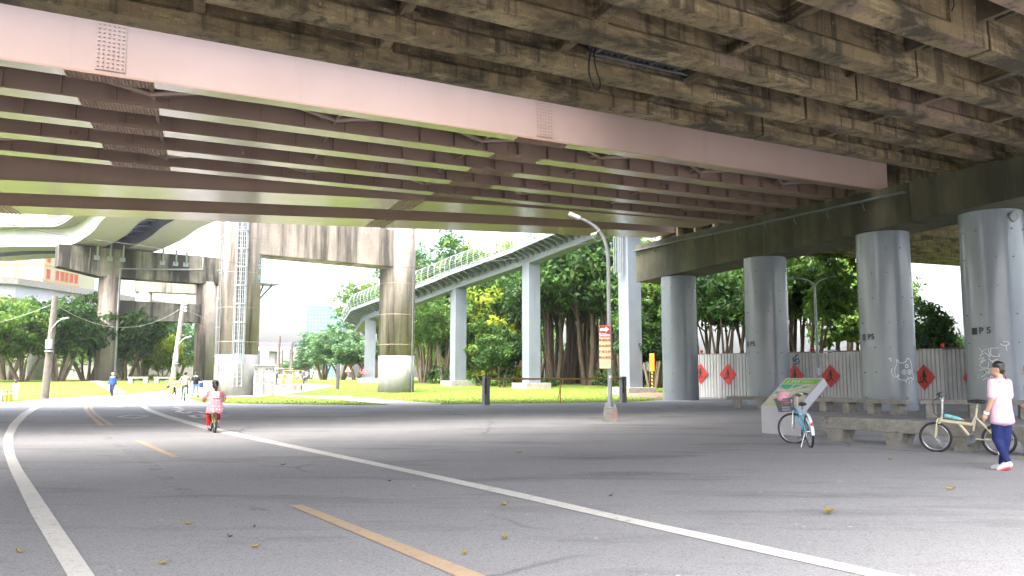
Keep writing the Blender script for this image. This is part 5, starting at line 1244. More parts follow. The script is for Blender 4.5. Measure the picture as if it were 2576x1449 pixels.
# graffiti wall beside the ladder pier
w0, w1 = G(634, 997), G(692, 996); wd = w1 - w0; wl = wd.length; wa = math.atan2(wd.y, wd.x)
gw = thing('graffiti_wall', 'white free standing wall panel with pale blue bubble graffiti', 'wall', w0, wa)
wh = atY(660, 917, w0.y).z - w0.z
mb = MB(); mb.box((wl / 2, .1, wh / 2 - .05), (wl - .22, .16, wh - .1)); mb.build('panel', m_whitewash, gw)
mb = MB(); mb.box((wl / 2, .1, wh - .05), (wl + .1, .24, .12)); mb.box((wl - .05, .1, wh / 2 - .07), (.12, .22, wh - .14)); mb.box((wl * .42, .0, wh / 2 - .07), (.07, .03, wh - .2)); mb.build('frame', m_galv, gw)
wm = lambda x, y, z=0: V3((x, .012, y))
mb = strokes(MB(), [curve2(l) for l in ([(.1, .9), (.15, 1.5), (.5, 1.6), (.5, 1.0), (.2, .85)], [(.55, .9), (.6, 1.6), (.85, 1.4), (1.1, 1.65), (1.15, 1.0), (.95, .85), (.7, 1.0)], [(1.2, 1.3), (1.4, 1.6), (1.6, 1.4), (1.35, 1.15), (1.6, 1.0), (1.5, .8), (1.2, .9)], [(1.55, .8), (1.8, .7), (1.6, .5), (1.75, .4), (1.6, .25)], [(.1, .5), (.3, .2), (.5, .5)])], .06, wm); mb.build('graffiti', m_sprayblue, gw)
mb = strokes(MB(), [curve2(l) for l in ([(.9, 2.0), (1.0, 1.9), (1.05, 2.05)], [(1.15, 2.05), (1.25, 1.9), (1.3, 2.0)], [(1.4, 2.0), (1.5, 1.9), (1.55, 1.75)], [(.15, 2.0), (.25, 1.9), (.3, 2.0)])], .05, wm); mb.build('tag_lettering', m_ink, gw)
mb = MB(); mb.add([wm(1.0, 2.2), wm(1.4, 2.2), wm(1.4, 2.32), wm(1.0, 2.32)], [(0, 1, 2, 3)]); mb.build('grey_patch', m_greypaint, gw)
# stone bench on the left lawn, rubble block by the plaza
p0 = G(385, 964); fbn = thing('stone_bench', 'pale stone bench pair on the left lawn behind the walking group', 'bench', p0, R(8))
mb = MB()
for x in (-1.6, 1.2): mb.bbox((x, 0, .62), (2.2, .6, .2), .03); mb.bbox((x - .8, 0, .26), (.5, .5, .52), .02); mb.bbox((x + .8, 0, .26), (.5, .5, .52), .02)
mb.build('seat', m_whitewash, fbn)
p0 = G(746, 983); mb = MB(); mb.bbox((0, 0, .25), (.9, .5, .5), .04); o = mb.build('concrete_block', m_conc_p); o.location = p0; tag(o, 'pale concrete block lying at the edge of the plaza', 'block')

# ================================================================ hoarding, benches and map board by the columns
FP = [V3(p) for p in ((11.2, 57.2, 0), (12.8, 55.2, 0), (17.3, 50.8, 0), (20.2, 47.5, 0), (22.4, 44.6, 0), (25, 41.2, 0), (29.5, 36, 0), (33, 32, 0))]
FR = resample(FP, 26)
hf = thing('hoarding_fence', 'white corrugated hoarding fence standing behind the round columns', 'fence', FR[6])
FHT = 2.9
for i in range(26):
    a, b = FR[i], FR[i + 1]; d = (b - a); L_ = d.length; d.normalize(); n = V3((d.y, -d.x, 0))
    if n.y > 0: n = -n
    mb = MB(); top, bot = [], []; x = .02; dz = rng.uniform(-.04, .04)
    while x < L_ - .05:
        for xx, dd in ((0, 0), (.15, 0), (.165, .045), (.205, .045), (.22, 0)):
            if x + xx <= L_: p = a + d * (x + xx) - n * dd; bot.append(p + V3((0, 0, .06))); top.append(p + V3((0, 0, FHT + dz)))
        x += .222
    mb.ribbon(bot, top); mb.ribbon([p - n * .004 for p in top], [p - n * .004 for p in bot])
    mb.build('panel', m_fence2 if i in (3, 6, 7, 11, 14, 18) else m_fence, hf, True)
    mb = MB(); mb.box(a - n * .06 + V3((0, 0, 1.45)), (.07, .07, 2.9), math.atan2(d.y, d.x)); mb.build('fence_post', m_darksteel, hf, True)
mb = MB(); mb.tube([p + V3((0, 0, FHT + .03)) + V3((.05, .05, 0)) for p in FR], .04, 5); mb.build('top_rail', m_rust, hf, True)
for i, j in enumerate((2, 5, 8, 11, 14, 17)):
    mb = MB(); p = FR[j] + V3((0, 0, FHT + .1)); mb.cyl(p, p + V3((0, 0, .1)), .07, n=10); mb.ell(p + V3((0, 0, .14)), (.1, .1, .1)); mb.build('warning_lamp', m_red, hf, True)
def fence_at(px):
    r = ray(px, 940)
    for a, b in zip(FR[:-1], FR[1:]):
        M_ = Matrix(((r.x, -(b.x - a.x)), (r.y, -(b.y - a.y)))); 
        try: k, f = M_.inverted() @ Vector((a.x, a.y))
        except Exception: continue
        if 0 <= f <= 1:
            d = (b - a).normalized(); n = V3((d.y, -d.x, 0)); n = -n if n.y > 0 else n
            return a.lerp(b, f), d, n
    return FR[-1], V3((1, 0, 0)), V3((0, -1, 0))
SIGNS = [(1762, 940, 'red diamond works sign half hidden by the leftmost column'), (1831, 942, 'small red diamond works sign between the two left columns'), (1999, 945, 'red diamond works sign peeking out right of the second column'),
         (2089, 946, 'red diamond works sign beside the slim double armed lamp post'), (2324, 949, 'red diamond works sign just right of the horned face graffiti column'), (2452, 950, 'red diamond works sign cut off by the column with the white scrawl')]
for px, py, lab in SIGNS:
    a, d, n = fence_at(px); z = atY(px, py, a.y).z; r_ = .62
    if d.x < 0: d = -d
    t = thing('works_sign', lab, 'sign', a + n * .03 + V3((0, 0, z)), math.atan2(d.y, d.x), 'red works signs on the hoarding')
    mb = MB(); mb.prism([(-r_, 0), (0, -r_ * 1.12), (r_, 0), (0, r_ * 1.12)], .012, UP); mb.build('panel', m_red, t)
    fmp = lambda x, y: V3((x, -.016, y))
    mb = MB()
    mb.add([fmp(.02 + .06 * math.cos(q * .63), .33 + .07 * math.sin(q * .63)) for q in range(10)], [tuple(range(10))])
    for poly in ([(-.08, .26), (.06, .28), (.1, .1), (.07, -.08), (.2, -.3), (.1, -.3), (0, -.1), (-.04, -.3), (-.14, -.3), (-.06, -.05), (-.04, .1)], [(-.04, .2), (-.02, .12), (-.2, -.12), (-.24, -.1)], [(-.3, -.3), (-.12, -.3), (-.2, -.12)], [(.06, .2), (.16, .05), (.12, .0), (.02, .12)]):
        mb.add([fmp(*q) for q in poly], [tuple(range(len(poly)))])
    mb.build('pictogram', m_signblack, t)
# emblem and faded lettering on the hoarding
a, d, n = fence_at(2003); d = -d if d.x < 0 else d
zc = atY(2003, 905, a.y).z
fq = lambda x, y, z=0: a + d * x + n * (.012 + z) + V3((0, 0, zc + y))
mb = strokes(MB(), [curve2(l, 6) for l in ([(.14, .34), (.0, .2), (-.16, .1), (-.2, -.02), (-.05, .0), (.1, .06), (.2, -.02), (.2, -.16), (.05, -.24), (-.2, -.26)], [(-.18, -.12), (-.05, -.08), (.08, -.12)])], .075, fq); mb.build('emblem', m_bluepaint, hf, True)
for row, s_, x0, y0 in ((0, '臺北市政府工務', 1.35, .12), (1, '新 建 工 程', 1.2, -.25)):
    mb = MB(); text_on(mb, s_, .23, lambda x, y, z=0: fq(x + x0, y + y0, z)); mb.build('lettering', m_greypaint, hf, True)
mb = MB(); p = fence_at(2095)[0]; mb.ell(p + V3((0, .1, FHT + .08)), (.35, .2, .06)); mb.build('hard_hat', m_white, hf, True)
def bench(lab, A_, B_, h, ends, group, dep=.5, style='back'):
    d = B_ - A_; L_ = d.length; t = thing('concrete_bench', lab, 'bench', A_, math.atan2(d.y, d.x), group)
    if style == 'back':
        mb = MB(); mb.bbox((L_ / 2, 0, h - .075), (L_, dep, .15), .015); mb.build('seat', m_benchc, t)
        for x in ends:
            mb = MB(); mb.bbox((x, 0, (h - .15) / 2), (.34, dep * .86, h - .151), .015); mb.build('leg', m_benchc, t)
    else:
        mb = MB(); mb.bbox((L_ / 2, 0, h - .13), (L_, dep, .26), .025); mb.build('seat', m_benchc, t)
        for x in ends:
            mb = MB(); w0, w1 = .23, .15
            mb.hexa([V3((x - w1, -dep * .42, 0)), V3((x + w1, -dep * .42, 0)), V3((x + w1, dep * .42, 0)), V3((x - w1, dep * .42, 0)), V3((x - w0, -dep * .47, h - .262)), V3((x + w0, -dep * .47, h - .262)), V3((x + w0, dep * .47, h - .262)), V3((x - w0, dep * .47, h - .262))]); mb.build('leg', m_benchc, t)
    return t
bg_ = 'low concrete benches between the columns'
bench('low dark concrete bench left of the map board', V3((9.75, 37.3, 0)), V3((12.3, 36.3, 0)), .56, (.45, 1.5, 2.4), bg_)
bench('low concrete bench behind the blue bicycle', V3((12.3, 35.2, 0)), V3((14.55, 30.3, 0)), .56, (.35, 1.5, 2.7, 3.9, 5.0), bg_)
bench('low concrete bench behind the beige folding bicycle', V3((14.3, 28.9, 0)), V3((19.4, 27.0, 0)), .62, (.35, 1.7, 3.2, 4.7), bg_)
bd_ = V3((.5, -.866, 0)); b0_ = G(2075, 1108) + V3((.12, .1, 0))
bench('long rough concrete bench in front with splayed legs', b0_, b0_ + V3((2.35, -4.1, 0)), .53, (.32, 1.75, 3.2, 4.5), None, .46, 'front')
# map board
A_, B_ = G(1916, 1090), G(2010, 1098); d = B_ - A_; mw = d.length; ma = math.atan2(d.y, d.x)
mbd = thing('map_board', 'grey lectern map board with a sloping green headed map beside the blue bicycle', 'map board', A_, ma)
prof = [(0, 0), (.26, 0), (.26, .6), (.98, 1.22), (.86, 1.38), (0, .68)]
mb = MB(); T = Matrix(((0, 0, 1, 0), (1, 0, 0, 0), (0, 1, 0, 0), (0, 0, 0, 1))); mb.prism(prof, mw, T); mb.build('casing', m_board, mbd)
sv = V3((0, .86, .70)); sl_ = sv.length; sv.normalize(); sn = V3((0, -sv.z, sv.y))
pmap = lambda u, v, z=0: V3((u, 0, .68)) + sv * v + sn * (.003 + z)
mx_ = lambda mat, pts, z, nm: MB().add([pmap(u * mw, v * sl_, z) for u, v in pts], [tuple(range(len(pts)))]).build(nm, mat, mbd)
mx_(Mt('map paper', (.46, .45, .34), (.41, .41, .32), .4, scale=5), [(.06, .05), (.94, .05), (.94, .95), (.06, .95)], .001, 'map_sheet')
mx_(Mt('map green header', (.15, .42, .015), None, .4), [(.06, .8), (.94, .8), (.94, .95), (.06, .95)], .003, 'map_header')
mx_(Mt('map pale green strip', (.33, .46, .13), None, .4), [(.06, .05), (.94, .05), (.94, .1), (.06, .1)], .003, 'map_footer')
mt_ = Mt('map teal river', (.05, .36, .27), None, .4); mp_ = Mt('map pale road', (.7, .7, .68), None, .4)
mb = MB()
for pts in ([(.08, .76), (.38, .76), (.36, .62), (.26, .6), (.12, .66), (.07, .64)], [(.40, .76), (.62, .76), (.50, .66), (.38, .6)], [(.66, .68), (.78, .74), (.77, .66), (.68, .62)], [(.07, .52), (.2, .48), (.3, .42), (.16, .43), (.07, .44)]): mb.add([pmap(u * mw, v * sl_, .004) for u, v in pts], [tuple(range(len(pts)))])
mb.build('map_river', mt_, mbd)
mb = strokes(MB(), [curve2([(.06 * mw, .58 * sl_), (.3 * mw, .55 * sl_), (.55 * mw, .66 * sl_), (.8 * mw, .78 * sl_)]), curve2([(.1 * mw, .36 * sl_), (.4 * mw, .45 * sl_), (.7 * mw, .58 * sl_), (.93 * mw, .6 * sl_)]), [(.39 * mw, .78 * sl_), (.42 * mw, .4 * sl_)], [(.3 * mw, .2 * sl_), (.6 * mw, .5 * sl_)]], .02, lambda x, y, z: pmap(x, y, .005)); mb.build('map_road', mp_, mbd)
mb = MB(); blur_glyphs(mb, 3, .1, lambda x, y, z=0: pmap(x + .36 * mw, y + .875 * sl_, .005 + z)); blur_glyphs(mb, 6, .06, lambda x, y, z=0: pmap(x + .68 * mw, y + .865 * sl_, .005 + z)); mb.add([pmap(u * mw, v * sl_, .005) for u, v in ((.12, .83), (.17, .83), (.19, .92))], [(0, 1, 2)]); mb.build('lettering', m_spray, mbd)
mb = MB(); 
for q in range(5): mb.ribbon([pmap(.12 * mw, (.14 + .035 * q) * sl_, .004), pmap((.5 + .05 * q) * mw, (.14 + .035 * q) * sl_, .004)], [pmap(.12 * mw, (.15 + .035 * q) * sl_, .004), pmap((.5 + .05 * q) * mw, (.15 + .035 * q) * sl_, .004)])
mb.build('small_print', m_greypaint, mbd)
# fallen leaves
LV = [(47, 1398, 'a'), (1267, 1276, 'b'), (1270, 1364, 'b'), (1305, 1143, 'b'), (2085, 1297, 'c'), (2390, 1236, 'b'), (475, 1325, 'a'), (410, 1428, 'a'), (640, 1385, 'a'), (712, 1173, 'd'), (640, 1333, 'd'), (1170, 1400, 'a'), (578, 1357, 'd'), (1535, 1252, 'd'), (2240, 1160, 'b'), (980, 1215, 'd')]
m_lf = Mt('dry ochre leaf', (.36, .27, .05), (.25, .16, .05), .7, scale=30, world=False); m_lfb = Mt('dry brown leaf', (.13, .08, .04), None, .7)
desc = {(47, 1398): 'curled ochre leaf on the asphalt outside the left white line', (2085, 1297): 'largest yellow leaf lying on the open asphalt at right', (1267, 1276): 'yellow leaf lying alone in the middle of the plaza', (1270, 1364): 'pale yellow leaf lying nearer in the middle of the plaza'}
leafproto = None
for i, (px, py, k_) in enumerate(LV):
    mb = MB(); L, Q = [], []
    for q in range(7):
        f_ = q / 6; w_ = .032 * math.sin(math.pi * min(1, f_ * 1.05 + .02)) ** .8; x = (f_ - .5) * .15; z = .012 + .03 * (abs(f_ - .5) * 2) ** 2
        L.append(V3((x, w_, z + .018))); Q.append(V3((x, -w_, z + .02)))
    C_ = [(a + b) / 2 - V3((0, 0, .018)) for a, b in zip(L, Q)]; mb.ribbon(L, C_); mb.ribbon(C_, Q); mb.tube([C_[-1], C_[-1] + V3((.04, .01, .005))], .002, 4)
    o = mb.build('fallen_leaf', m_lfb if k_ == 'd' else m_lf); o.location = G(px, py) + V3((0, 0, .012)); s_ = {'a': .62, 'b': .8, 'c': 1.25, 'd': .5}[k_]; o.scale = (s_,) * 3; o.rotation_euler = (rng.uniform(-.2, .2), 0, rng.uniform(0, 6.28))
    tag(o, desc.get((px, py), 'small brown dry leaf on the asphalt' if k_ == 'd' else 'dry yellow leaf lying on the grey asphalt'), 'leaf', 'fallen leaves on the asphalt')
# ================================================================ trees
def leaf_cloud(seed, clumps, leaf, mat_name='crown'):
    """clumps: (x, y, z, rx, ry, rz, leaves); folded leaf sprays scattered through every clump"""
    g = np.random.default_rng(seed); V, Fc = [], []
    n0 = 0
    for (x, y, z, rx, ry, rz, n) in clumps:
        d = g.normal(size=(n, 3)); d /= np.linalg.norm(d, axis=1)[:, None]
        rad = g.random(n) ** .45
        p = d * rad[:, None] * np.array([rx, ry, rz]) + np.array([x, y, z])
        a = g.normal(size=(n, 3)) * .7 + d * .8 + np.array([0, 0, .5]); a /= np.linalg.norm(a, axis=1)[:, None]      # leaf normal
        u = np.cross(a, g.normal(size=(n, 3))); u /= np.linalg.norm(u, axis=1)[:, None]
        w = np.cross(a, u); s = leaf * (.55 + .9 * g.random(n))[:, None]
        q = np.stack([p - u * s, p - w * s * .42 + a * s * .1, p + u * s * .9 - a * s * .22, p + w * s * .42 + a * s * .1], 1).reshape(-1, 3)
        V.append(q); m = np.arange(n)[:, None] * 4 + n0 + np.array([0, 1, 2, 3]); Fc.append(m); n0 += 4 * n
    V = np.concatenate(V); Fc = np.concatenate(Fc)
    me = bpy.data.meshes.new('crown'); me.vertices.add(len(V)); me.vertices.foreach_set('co', V.ravel().astype(np.float32))
    me.loops.add(len(Fc) * 4); me.loops.foreach_set('vertex_index', Fc.ravel().astype(np.int32))
    me.polygons.add(len(Fc)); me.polygons.foreach_set('loop_start', (np.arange(len(Fc)) * 4).astype(np.int32))
    me.update(calc_edges=True); return me
def make_tree(seed, H, W, trunkh, nstem, kind='banyan', leaves=5200, leaf=.3, stem_r=.16, skirt=False):
    """trunk of several leaning stems that fork into limbs, each ending in a clump of foliage"""
    r = random.Random(seed); tr = MB(); cl = []
    ends = []
    for i in range(nstem):
        a = 6.283 * (i + r.random() * .6) / nstem; lean = r.uniform(.25, .75) * (1 if nstem > 1 else .2)
        b0 = V3((math.cos(a) * .35 * (nstem > 1) , math.sin(a) * .35 * (nstem > 1), -.15)); e = V3((math.cos(a) * W * .3 * lean, math.sin(a) * W * .3 * lean, trunkh * r.uniform(.9, 1.2)))
        m_ = b0.lerp(e, .5) + V3((r.uniform(-.15, .15), r.uniform(-.15, .15), -.1)) * W * .12
        rr = stem_r * r.uniform(.7, 1.2); tr.tube(curve_pts([b0, m_, e], 4), [rr * (1.35 - .6 * k / 8) for k in range(9)], 7)
        for j in range(r.randint(3, 4)):
            a2 = a + r.uniform(-1.5, 1.5); rr2 = rr * .55
            f = V3((e.x + math.cos(a2) * W * r.uniform(.12, .34), e.y + math.sin(a2) * W * r.uniform(.12, .34), trunkh + (H - trunkh) * r.uniform(.15, .85)))
            mid = e.lerp(f, .5) + V3((r.uniform(-.1, .1) * W, r.uniform(-.1, .1) * W, r.uniform(0, .12) * H))
            P = curve_pts([e, mid, f], 3); tr.tube(P, [rr2 * (1 - .6 * k / 6) for k in range(7)], 5); ends.append(f); ends.append(mid)
            for q in range(2):
                b = P[r.randint(2, 5)]; c = b + V3((r.uniform(-.16, .16) * W, r.uniform(-.16, .16) * W, r.uniform(-.05, .14) * H)); tr.tube([b, b.lerp(c, .5) + V3((0, 0, .1)), c], [rr2 * .4, rr2 * .3, rr2 * .15], 4); ends.append(c)
    nc = max(26, len(ends))
    cz = trunkh + (H - trunkh) * .5
    while len(ends) < nc + 12:
        a, z = r.uniform(0, 6.283), r.uniform(-.8, 1); q = math.sqrt(max(0, 1 - z * z)) * r.uniform(.55, 1)
        ends.append(V3((math.cos(a) * q * W * .42, math.sin(a) * q * W * .42, cz + z * (H - trunkh) * .5)))
    per = leaves // len(ends)
    for e in ends:
        k = r.uniform(.7, 1.3); z = max(e.z, trunkh * (.5 if skirt else .85))
        cl.append((e.x, e.y, z, W * .13 * k, W * .13 * k, (H - trunkh) * .11 * k, int(per * k)))
    if skirt:
        for i in range(10):
            a = r.uniform(0, 6.28); cl.append((math.cos(a) * W * .35, math.sin(a) * W * .35, r.uniform(.15, .7) * trunkh, W * .14, W * .14, trunkh * .25, per))
    return tr, leaf_cloud(seed, cl, leaf)
def curve_pts(P, n):
    out = []
    for i in range(len(P) - 1):
        p0, p1, p2, p3 = P[max(i - 1, 0)], P[i], P[i + 1], P[min(i + 2, len(P) - 1)]
        for k in range(n):
            t = k / n; out.append(.5 * (2 * p1 + (p2 - p0) * t + (2 * p0 - 5 * p1 + 4 * p2 - p3) * t * t + (3 * p1 - p0 - 3 * p2 + p3) * t ** 3))
    out.append(P[-1]); return out
PROTO = []
for args in ((11, 9, 10, 2.6, 6, 'b', 6500, .30, .17), (12, 9, 9, 2.4, 5, 'b', 6000, .30, .18), (13, 12, 8, 5.2, 5, 'b', 5200, .27, .15), (14, 13, 9, 5.6, 6, 'b', 5600, .27, .14), (15, 8, 7, 2.6, 2, 'b', 5200, .27, .13), (16, 10, 9, 1.8, 4, 'b', 6800, .28, .14, True), (17, 11, 8, 6.4, 12, 'b', 3800, .26, .085)):
    seed, H_, W_, th, ns, kd, lv, lf, sr = args[:9]
    tr, me = make_tree(seed, H_, W_, th, ns, kd, lv, lf, sr, args[-1] is True)
    o = tr.build('trunk', m_bark); tme = o.data; bpy.data.objects.remove(o)
    PROTO.append((tme, me, H_, W_))
crown_cache = {}
def crown_mesh(i, mat):
    if (i, mat.name) not in crown_cache:
        me = PROTO[i][1].copy(); me.materials.clear(); me.materials.append(mat); crown_cache[(i, mat.name)] = me
    return crown_cache[(i, mat.name)]
def trunk_mesh(i, mat):
    if (i, mat.name) not in crown_cache:
        me = PROTO[i][0].copy(); me.materials.clear(); me.materials.append(mat); crown_cache[(i, mat.name)] = me
    return crown_cache[(i, mat.name)]
def tree(i, px, Y, top, mat, label, group=None, w=1.0, bark=None, rz=None, base=None):
    """stands where its foot is seen; its height reaches the row of the photo given by top"""
    p = atY(px, 900, Y); p.z = terrain(p.x, Y) - .05
    H_ = atY(px, top, Y).z - p.z; s = H_ / PROTO[i][2]
    t = thing('tree', label, 'tree', p, rng.uniform(0, 6.28) if rz is None else rz, group); t.scale = (s * w, s * w, s)
    for nm, me in (('trunk', trunk_mesh(i, bark or m_bark)), ('crown', crown_mesh(i, mat))):
        o = bpy.data.objects.new(nm, me); COL.objects.link(o); o.parent = t
    return t
DG, MG, YG, BG = m_leaf
# left row of banyans
g1 = 'spreading trees on the left lawn'
for px, Y, top, i, m_, lab in ((-40, 98, 745, 0, MG, 'spreading tree at the left edge of the lawn row'), (60, 104, 762, 1, MG, 'broad leaning tree just left of the timber utility pole'), (150, 106, 755, 0, DG, 'broad dark tree just right of the timber utility pole'), (222, 112, 748, 1, DG, 'tall dense tree touching the black streaked pier leg'),
                           (318, 124, 770, 1, DG, 'dark tree just right of the black streaked pier leg'), (362, 134, 790, 0, DG, 'dark tree in the middle of the black streaked portal opening'), (408, 126, 838, 5, YG, 'yellow green bushy tree behind the pale leaning pole'), (450, 138, 800, 1, BG, 'blue green tree behind the leaning pole and portal leg'), (-120, 110, 735, 1, MG, 'mid green tree mostly outside the left edge'), (20, 128, 752, 0, BG, 'hazy tree behind the left lawn row'), (275, 150, 770, 1, MG, 'tree far behind the black streaked pier leg')):
    tree(i, px, Y, top, m_, lab, g1)
# far clump beyond the plaza
g2 = 'hazy trees at the end of the plaza'
for px, Y, top, i, m_, lab in ((815, 150, 828, 0, BG, 'hazy tree on the left flank of the far round clump'), (858, 140, 815, 1, BG, 'tallest hazy tree of the far round clump'), (897, 132, 850, 0, BG, 'hazy tree of the far clump nearest the ramp end'), (782, 190, 880, 1, BG, 'small pale tree left of the far clump'), (745, 230, 905, 0, BG, 'very pale low tree beside the plaza poles'), (716, 250, 908, 1, MG, 'very pale low tree between the plaza poles'), (940, 150, 700, 3, MG, 'tall tree rising behind the ramp end')):
    tree(i, px, Y, top, m_, lab, g2, w=1.25)
# woodland behind the ramp
g3 = 'trees of the woodland behind the ramp'
W_ = [(1010, 104, 690, 3, MG, 'tree right behind the white footed column'), (1075, 108, 590, 3, BG, 'tall pale tree left of the first visible ramp post'), (1135, 104, 600, 2, MG, 'tall tree right behind the first ramp post'), (1062, 96, 760, 2, MG, 'lower tree with bare stems beside the white footed column'), (1118, 94, 745, 3, MG, 'tree with pale bare trunks before the first ramp post'),
      (1190, 100, 690, 5, DG, 'dark tree close right of the first ramp post'), (1235, 96, 700, 5, YG, 'yellow lit tree between the first two ramp posts'), (1282, 98, 640, 3, DG, 'dark tall tree left of the second ramp post'), (1205, 122, 615, 3, YG, 'bright tree top above the ramp railing left of the pylon'), (1300, 118, 600, 2, YG, 'bright yellow green tree top seen through the ramp railing'),
      (1350, 92, 650, 3, DG, 'dark tree right behind the second ramp post'), (1395, 88, 590, 2, DG, 'dark tree with many bare stems right of the second ramp post'), (1440, 92, 580, 3, DG, 'tall dark tree in the middle of the second and third ramp posts'), (1480, 86, 560, 2, DG, 'dark tree left of the direction sign'), (1522, 90, 560, 3, MG, 'tree right behind the curved street lamp'),
      (1560, 84, 600, 2, DG, 'dark tree behind the third ramp post'), (1392, 92, 640, 6, DG, 'tree of many bare arching stems just right of the second ramp post'), (1430, 90, 650, 6, DG, 'tree of many bare arching stems in the middle of the dark woodland'), (1466, 93, 620, 6, DG, 'many stemmed tree left of the direction sign'), (1502, 90, 620, 6, DG, 'many stemmed tree directly behind the direction sign'), (1548, 86, 640, 6, MG, 'many stemmed tree left of the third ramp post'), (1662, 80, 640, 6, DG, 'many stemmed tree touching the leftmost round column'), (1262, 80, 830, 4, DG, 'small dark tree low on the lawn edge between two ramp posts'), (1225, 86, 800, 5, MG, 'leafy low tree lit from behind near the teal tarp'), (1370, 110, 610, 3, YG, 'sunlit tree glimpsed through the dark woodland'), (1470, 112, 620, 3, YG, 'sunlit tree far behind the direction sign'),
      (1640, 78, 700, 2, MG, 'tree rising behind the orange marker post'), (1625, 66, 790, 4, DG, 'small dark tree on the soil bank'), (1690, 90, 600, 3, MG, 'tree right behind the leftmost round column')]
for px, Y, top, i, m_, lab in W_: tree(i, px, Y, top, m_, lab, g3, bark=m_bark_shade if m_ is DG else m_bark)
# behind the hoarding
g4 = 'trees behind the white hoarding'
for px, Y, top, i, m_, lab in ((1775, 72, 640, 2, DG, 'dark branchy tree just right of the leftmost round column'), (1835, 68, 620, 3, DG, 'dark branchy tree between the two left columns'), (1900, 74, 600, 3, DG, 'dark tree right behind the second round column'), (1985, 70, 560, 2, DG, 'dark tree right of the second round column'), (2030, 66, 600, 3, MG, 'tall green tree left of the double armed lamp'),
                           (2075, 84, 640, 3, MG, 'tree behind the double armed lamp'), (2130, 92, 650, 2, YG, 'bright yellow green tree left of the third round column'), (2175, 80, 690, 4, MG, 'tree right behind the third round column'), (2215, 78, 690, 3, MG, 'tree hidden mostly by the third round column'), (2290, 70, 745, 5, DG, 'dark low tree right of the third round column'), (2335, 74, 795, 4, MG, 'green bushy tree top above the hoarding at right'), (2392, 82, 830, 4, BG, 'sparse small tree left of the rightmost column'), (1805, 95, 640, 3, YG, 'sunlit tree glimpsed behind the dark branchy trees'), (1955, 98, 640, 3, YG, 'sunlit tree glimpsed right of the second column')):
    tree(i, px, Y, top, m_, lab, g4, bark=m_bark_shade)
# low shrubs at the woodland foot
sh_ = []
for k in range(16):
    px = rng.uniform(1040, 1660); Y = rng.uniform(88, 108) if px < 1330 else rng.uniform(80, 100); p = atY(px, 950, Y); r_ = rng.uniform(.7, 1.8)
    sh_.append((p.x, p.y, terrain(p.x, p.y) + r_ * .5, r_ * 1.5, r_ * 1.2, r_ * .8, 260))
for k in range(40):
    px = rng.uniform(1700, 2560); Y = rng.uniform(56, 66); p = atY(px, 950, Y)
    r_ = rng.uniform(.8, 1.6); sh_.append((p.x, p.y + 2, r_ * .9, r_ * 1.4, r_ * 1.2, r_ * 1.1, 240))
me = leaf_cloud(77, sh_, .2); me.materials.append(m_leaf[0]); o = bpy.data.objects.new('undergrowth', me); COL.objects.link(o); tag(o, 'dark leafy undergrowth along the foot of the woodland', 'undergrowth', kind='stuff')
# a distant wood closes the gaps
sh_ = []
for k in range(75):
    px = rng.uniform(1000, 1720); Y = rng.uniform(124, 150); p = atY(px, 950, Y); z = rng.uniform(5, 13) if px > 1180 else rng.uniform(4, 9); r_ = rng.uniform(1.6, 3)
    sh_.append((p.x, p.y, z, r_ * 1.3, r_ * 1.2, r_, 150))
for k in range(70):
    px = rng.uniform(-260, 480); Y = rng.uniform(150, 170); p = atY(px, 950, Y); r_ = rng.uniform(1.6, 3)
    sh_.append((p.x, p.y, rng.uniform(4.5, 9), r_ * 1.3, r_ * 1.2, r_, 130))
me = leaf_cloud(78, sh_, .42); me.materials.append(m_leaf[1]); o = bpy.data.objects.new('far_wood', me); COL.objects.link(o); tag(o, 'far green wood behind the nearer trees', 'wood', kind='stuff')
# grass tufts near the lawn edges
gnp = np.random.default_rng(5); V, Fc = [], []; n = 0
def in_lawn(X, Y):
    if Y < 41.4: return False
    if lerp_tab(Lr, Y) - .15 < X < lerp_tab(Rr, Y) + .15: return False
    if Y < 62 and X > lerp_tab(Rr2, Y) - .12: return False
    return True
PA, PB = G(870, 998), G(870, 1007)
k = 0
while k < 15000:
    Y = 41.4 + 40 * gnp.random() ** 1.7; X = gnp.uniform(-34, 13)
    if not in_lawn(X, Y): continue
    g_ = terrain(X, Y)
    q = None
    r = (X, Y)
    pxx = CX + F * X / (Y * cP + (g_ - CH) * sP); pyy = CY - F * ((g_ - CH) * cP - Y * sP) / (Y * cP + (g_ - CH) * sP)
    if 690 < pxx < 1110:
        lo = np.interp(pxx, [690, 760, 870, 980, 1050, 1110], [993, 995, 998, 1006, 1012, 1015]); hi = np.interp(pxx, [690, 760, 870, 960, 1040, 1100], [996, 999, 1007, 1017, 1024, 1024])
        if lo - 1 < pyy < hi + 1: continue
    if 560 < pxx < 840 and 962 < pyy < np.interp(pxx, [560, 640, 692, 760, 838], [999, 999, 996, 987, 972]): continue
    h = gnp.uniform(.03, .075); a = gnp.uniform(0, 6.28); w = .022; dx, dy = math.cos(a) * w, math.sin(a) * w; lx, ly = gnp.normal(0, .04, 2)
    V += [(X - dx, Y - dy, g_), (X + dx, Y + dy, g_), (X + lx, Y + ly, g_ + h)]; Fc.append((n, n + 1, n + 2)); n += 3; k += 1
me = bpy.data.meshes.new('grass'); me.from_pydata(V, [], Fc); me.materials.append(m_blade); o = bpy.data.objects.new('grass', me); COL.objects.link(o); tag(o, 'short bright grass on the lawns beside the plaza', 'grass', kind='stuff')
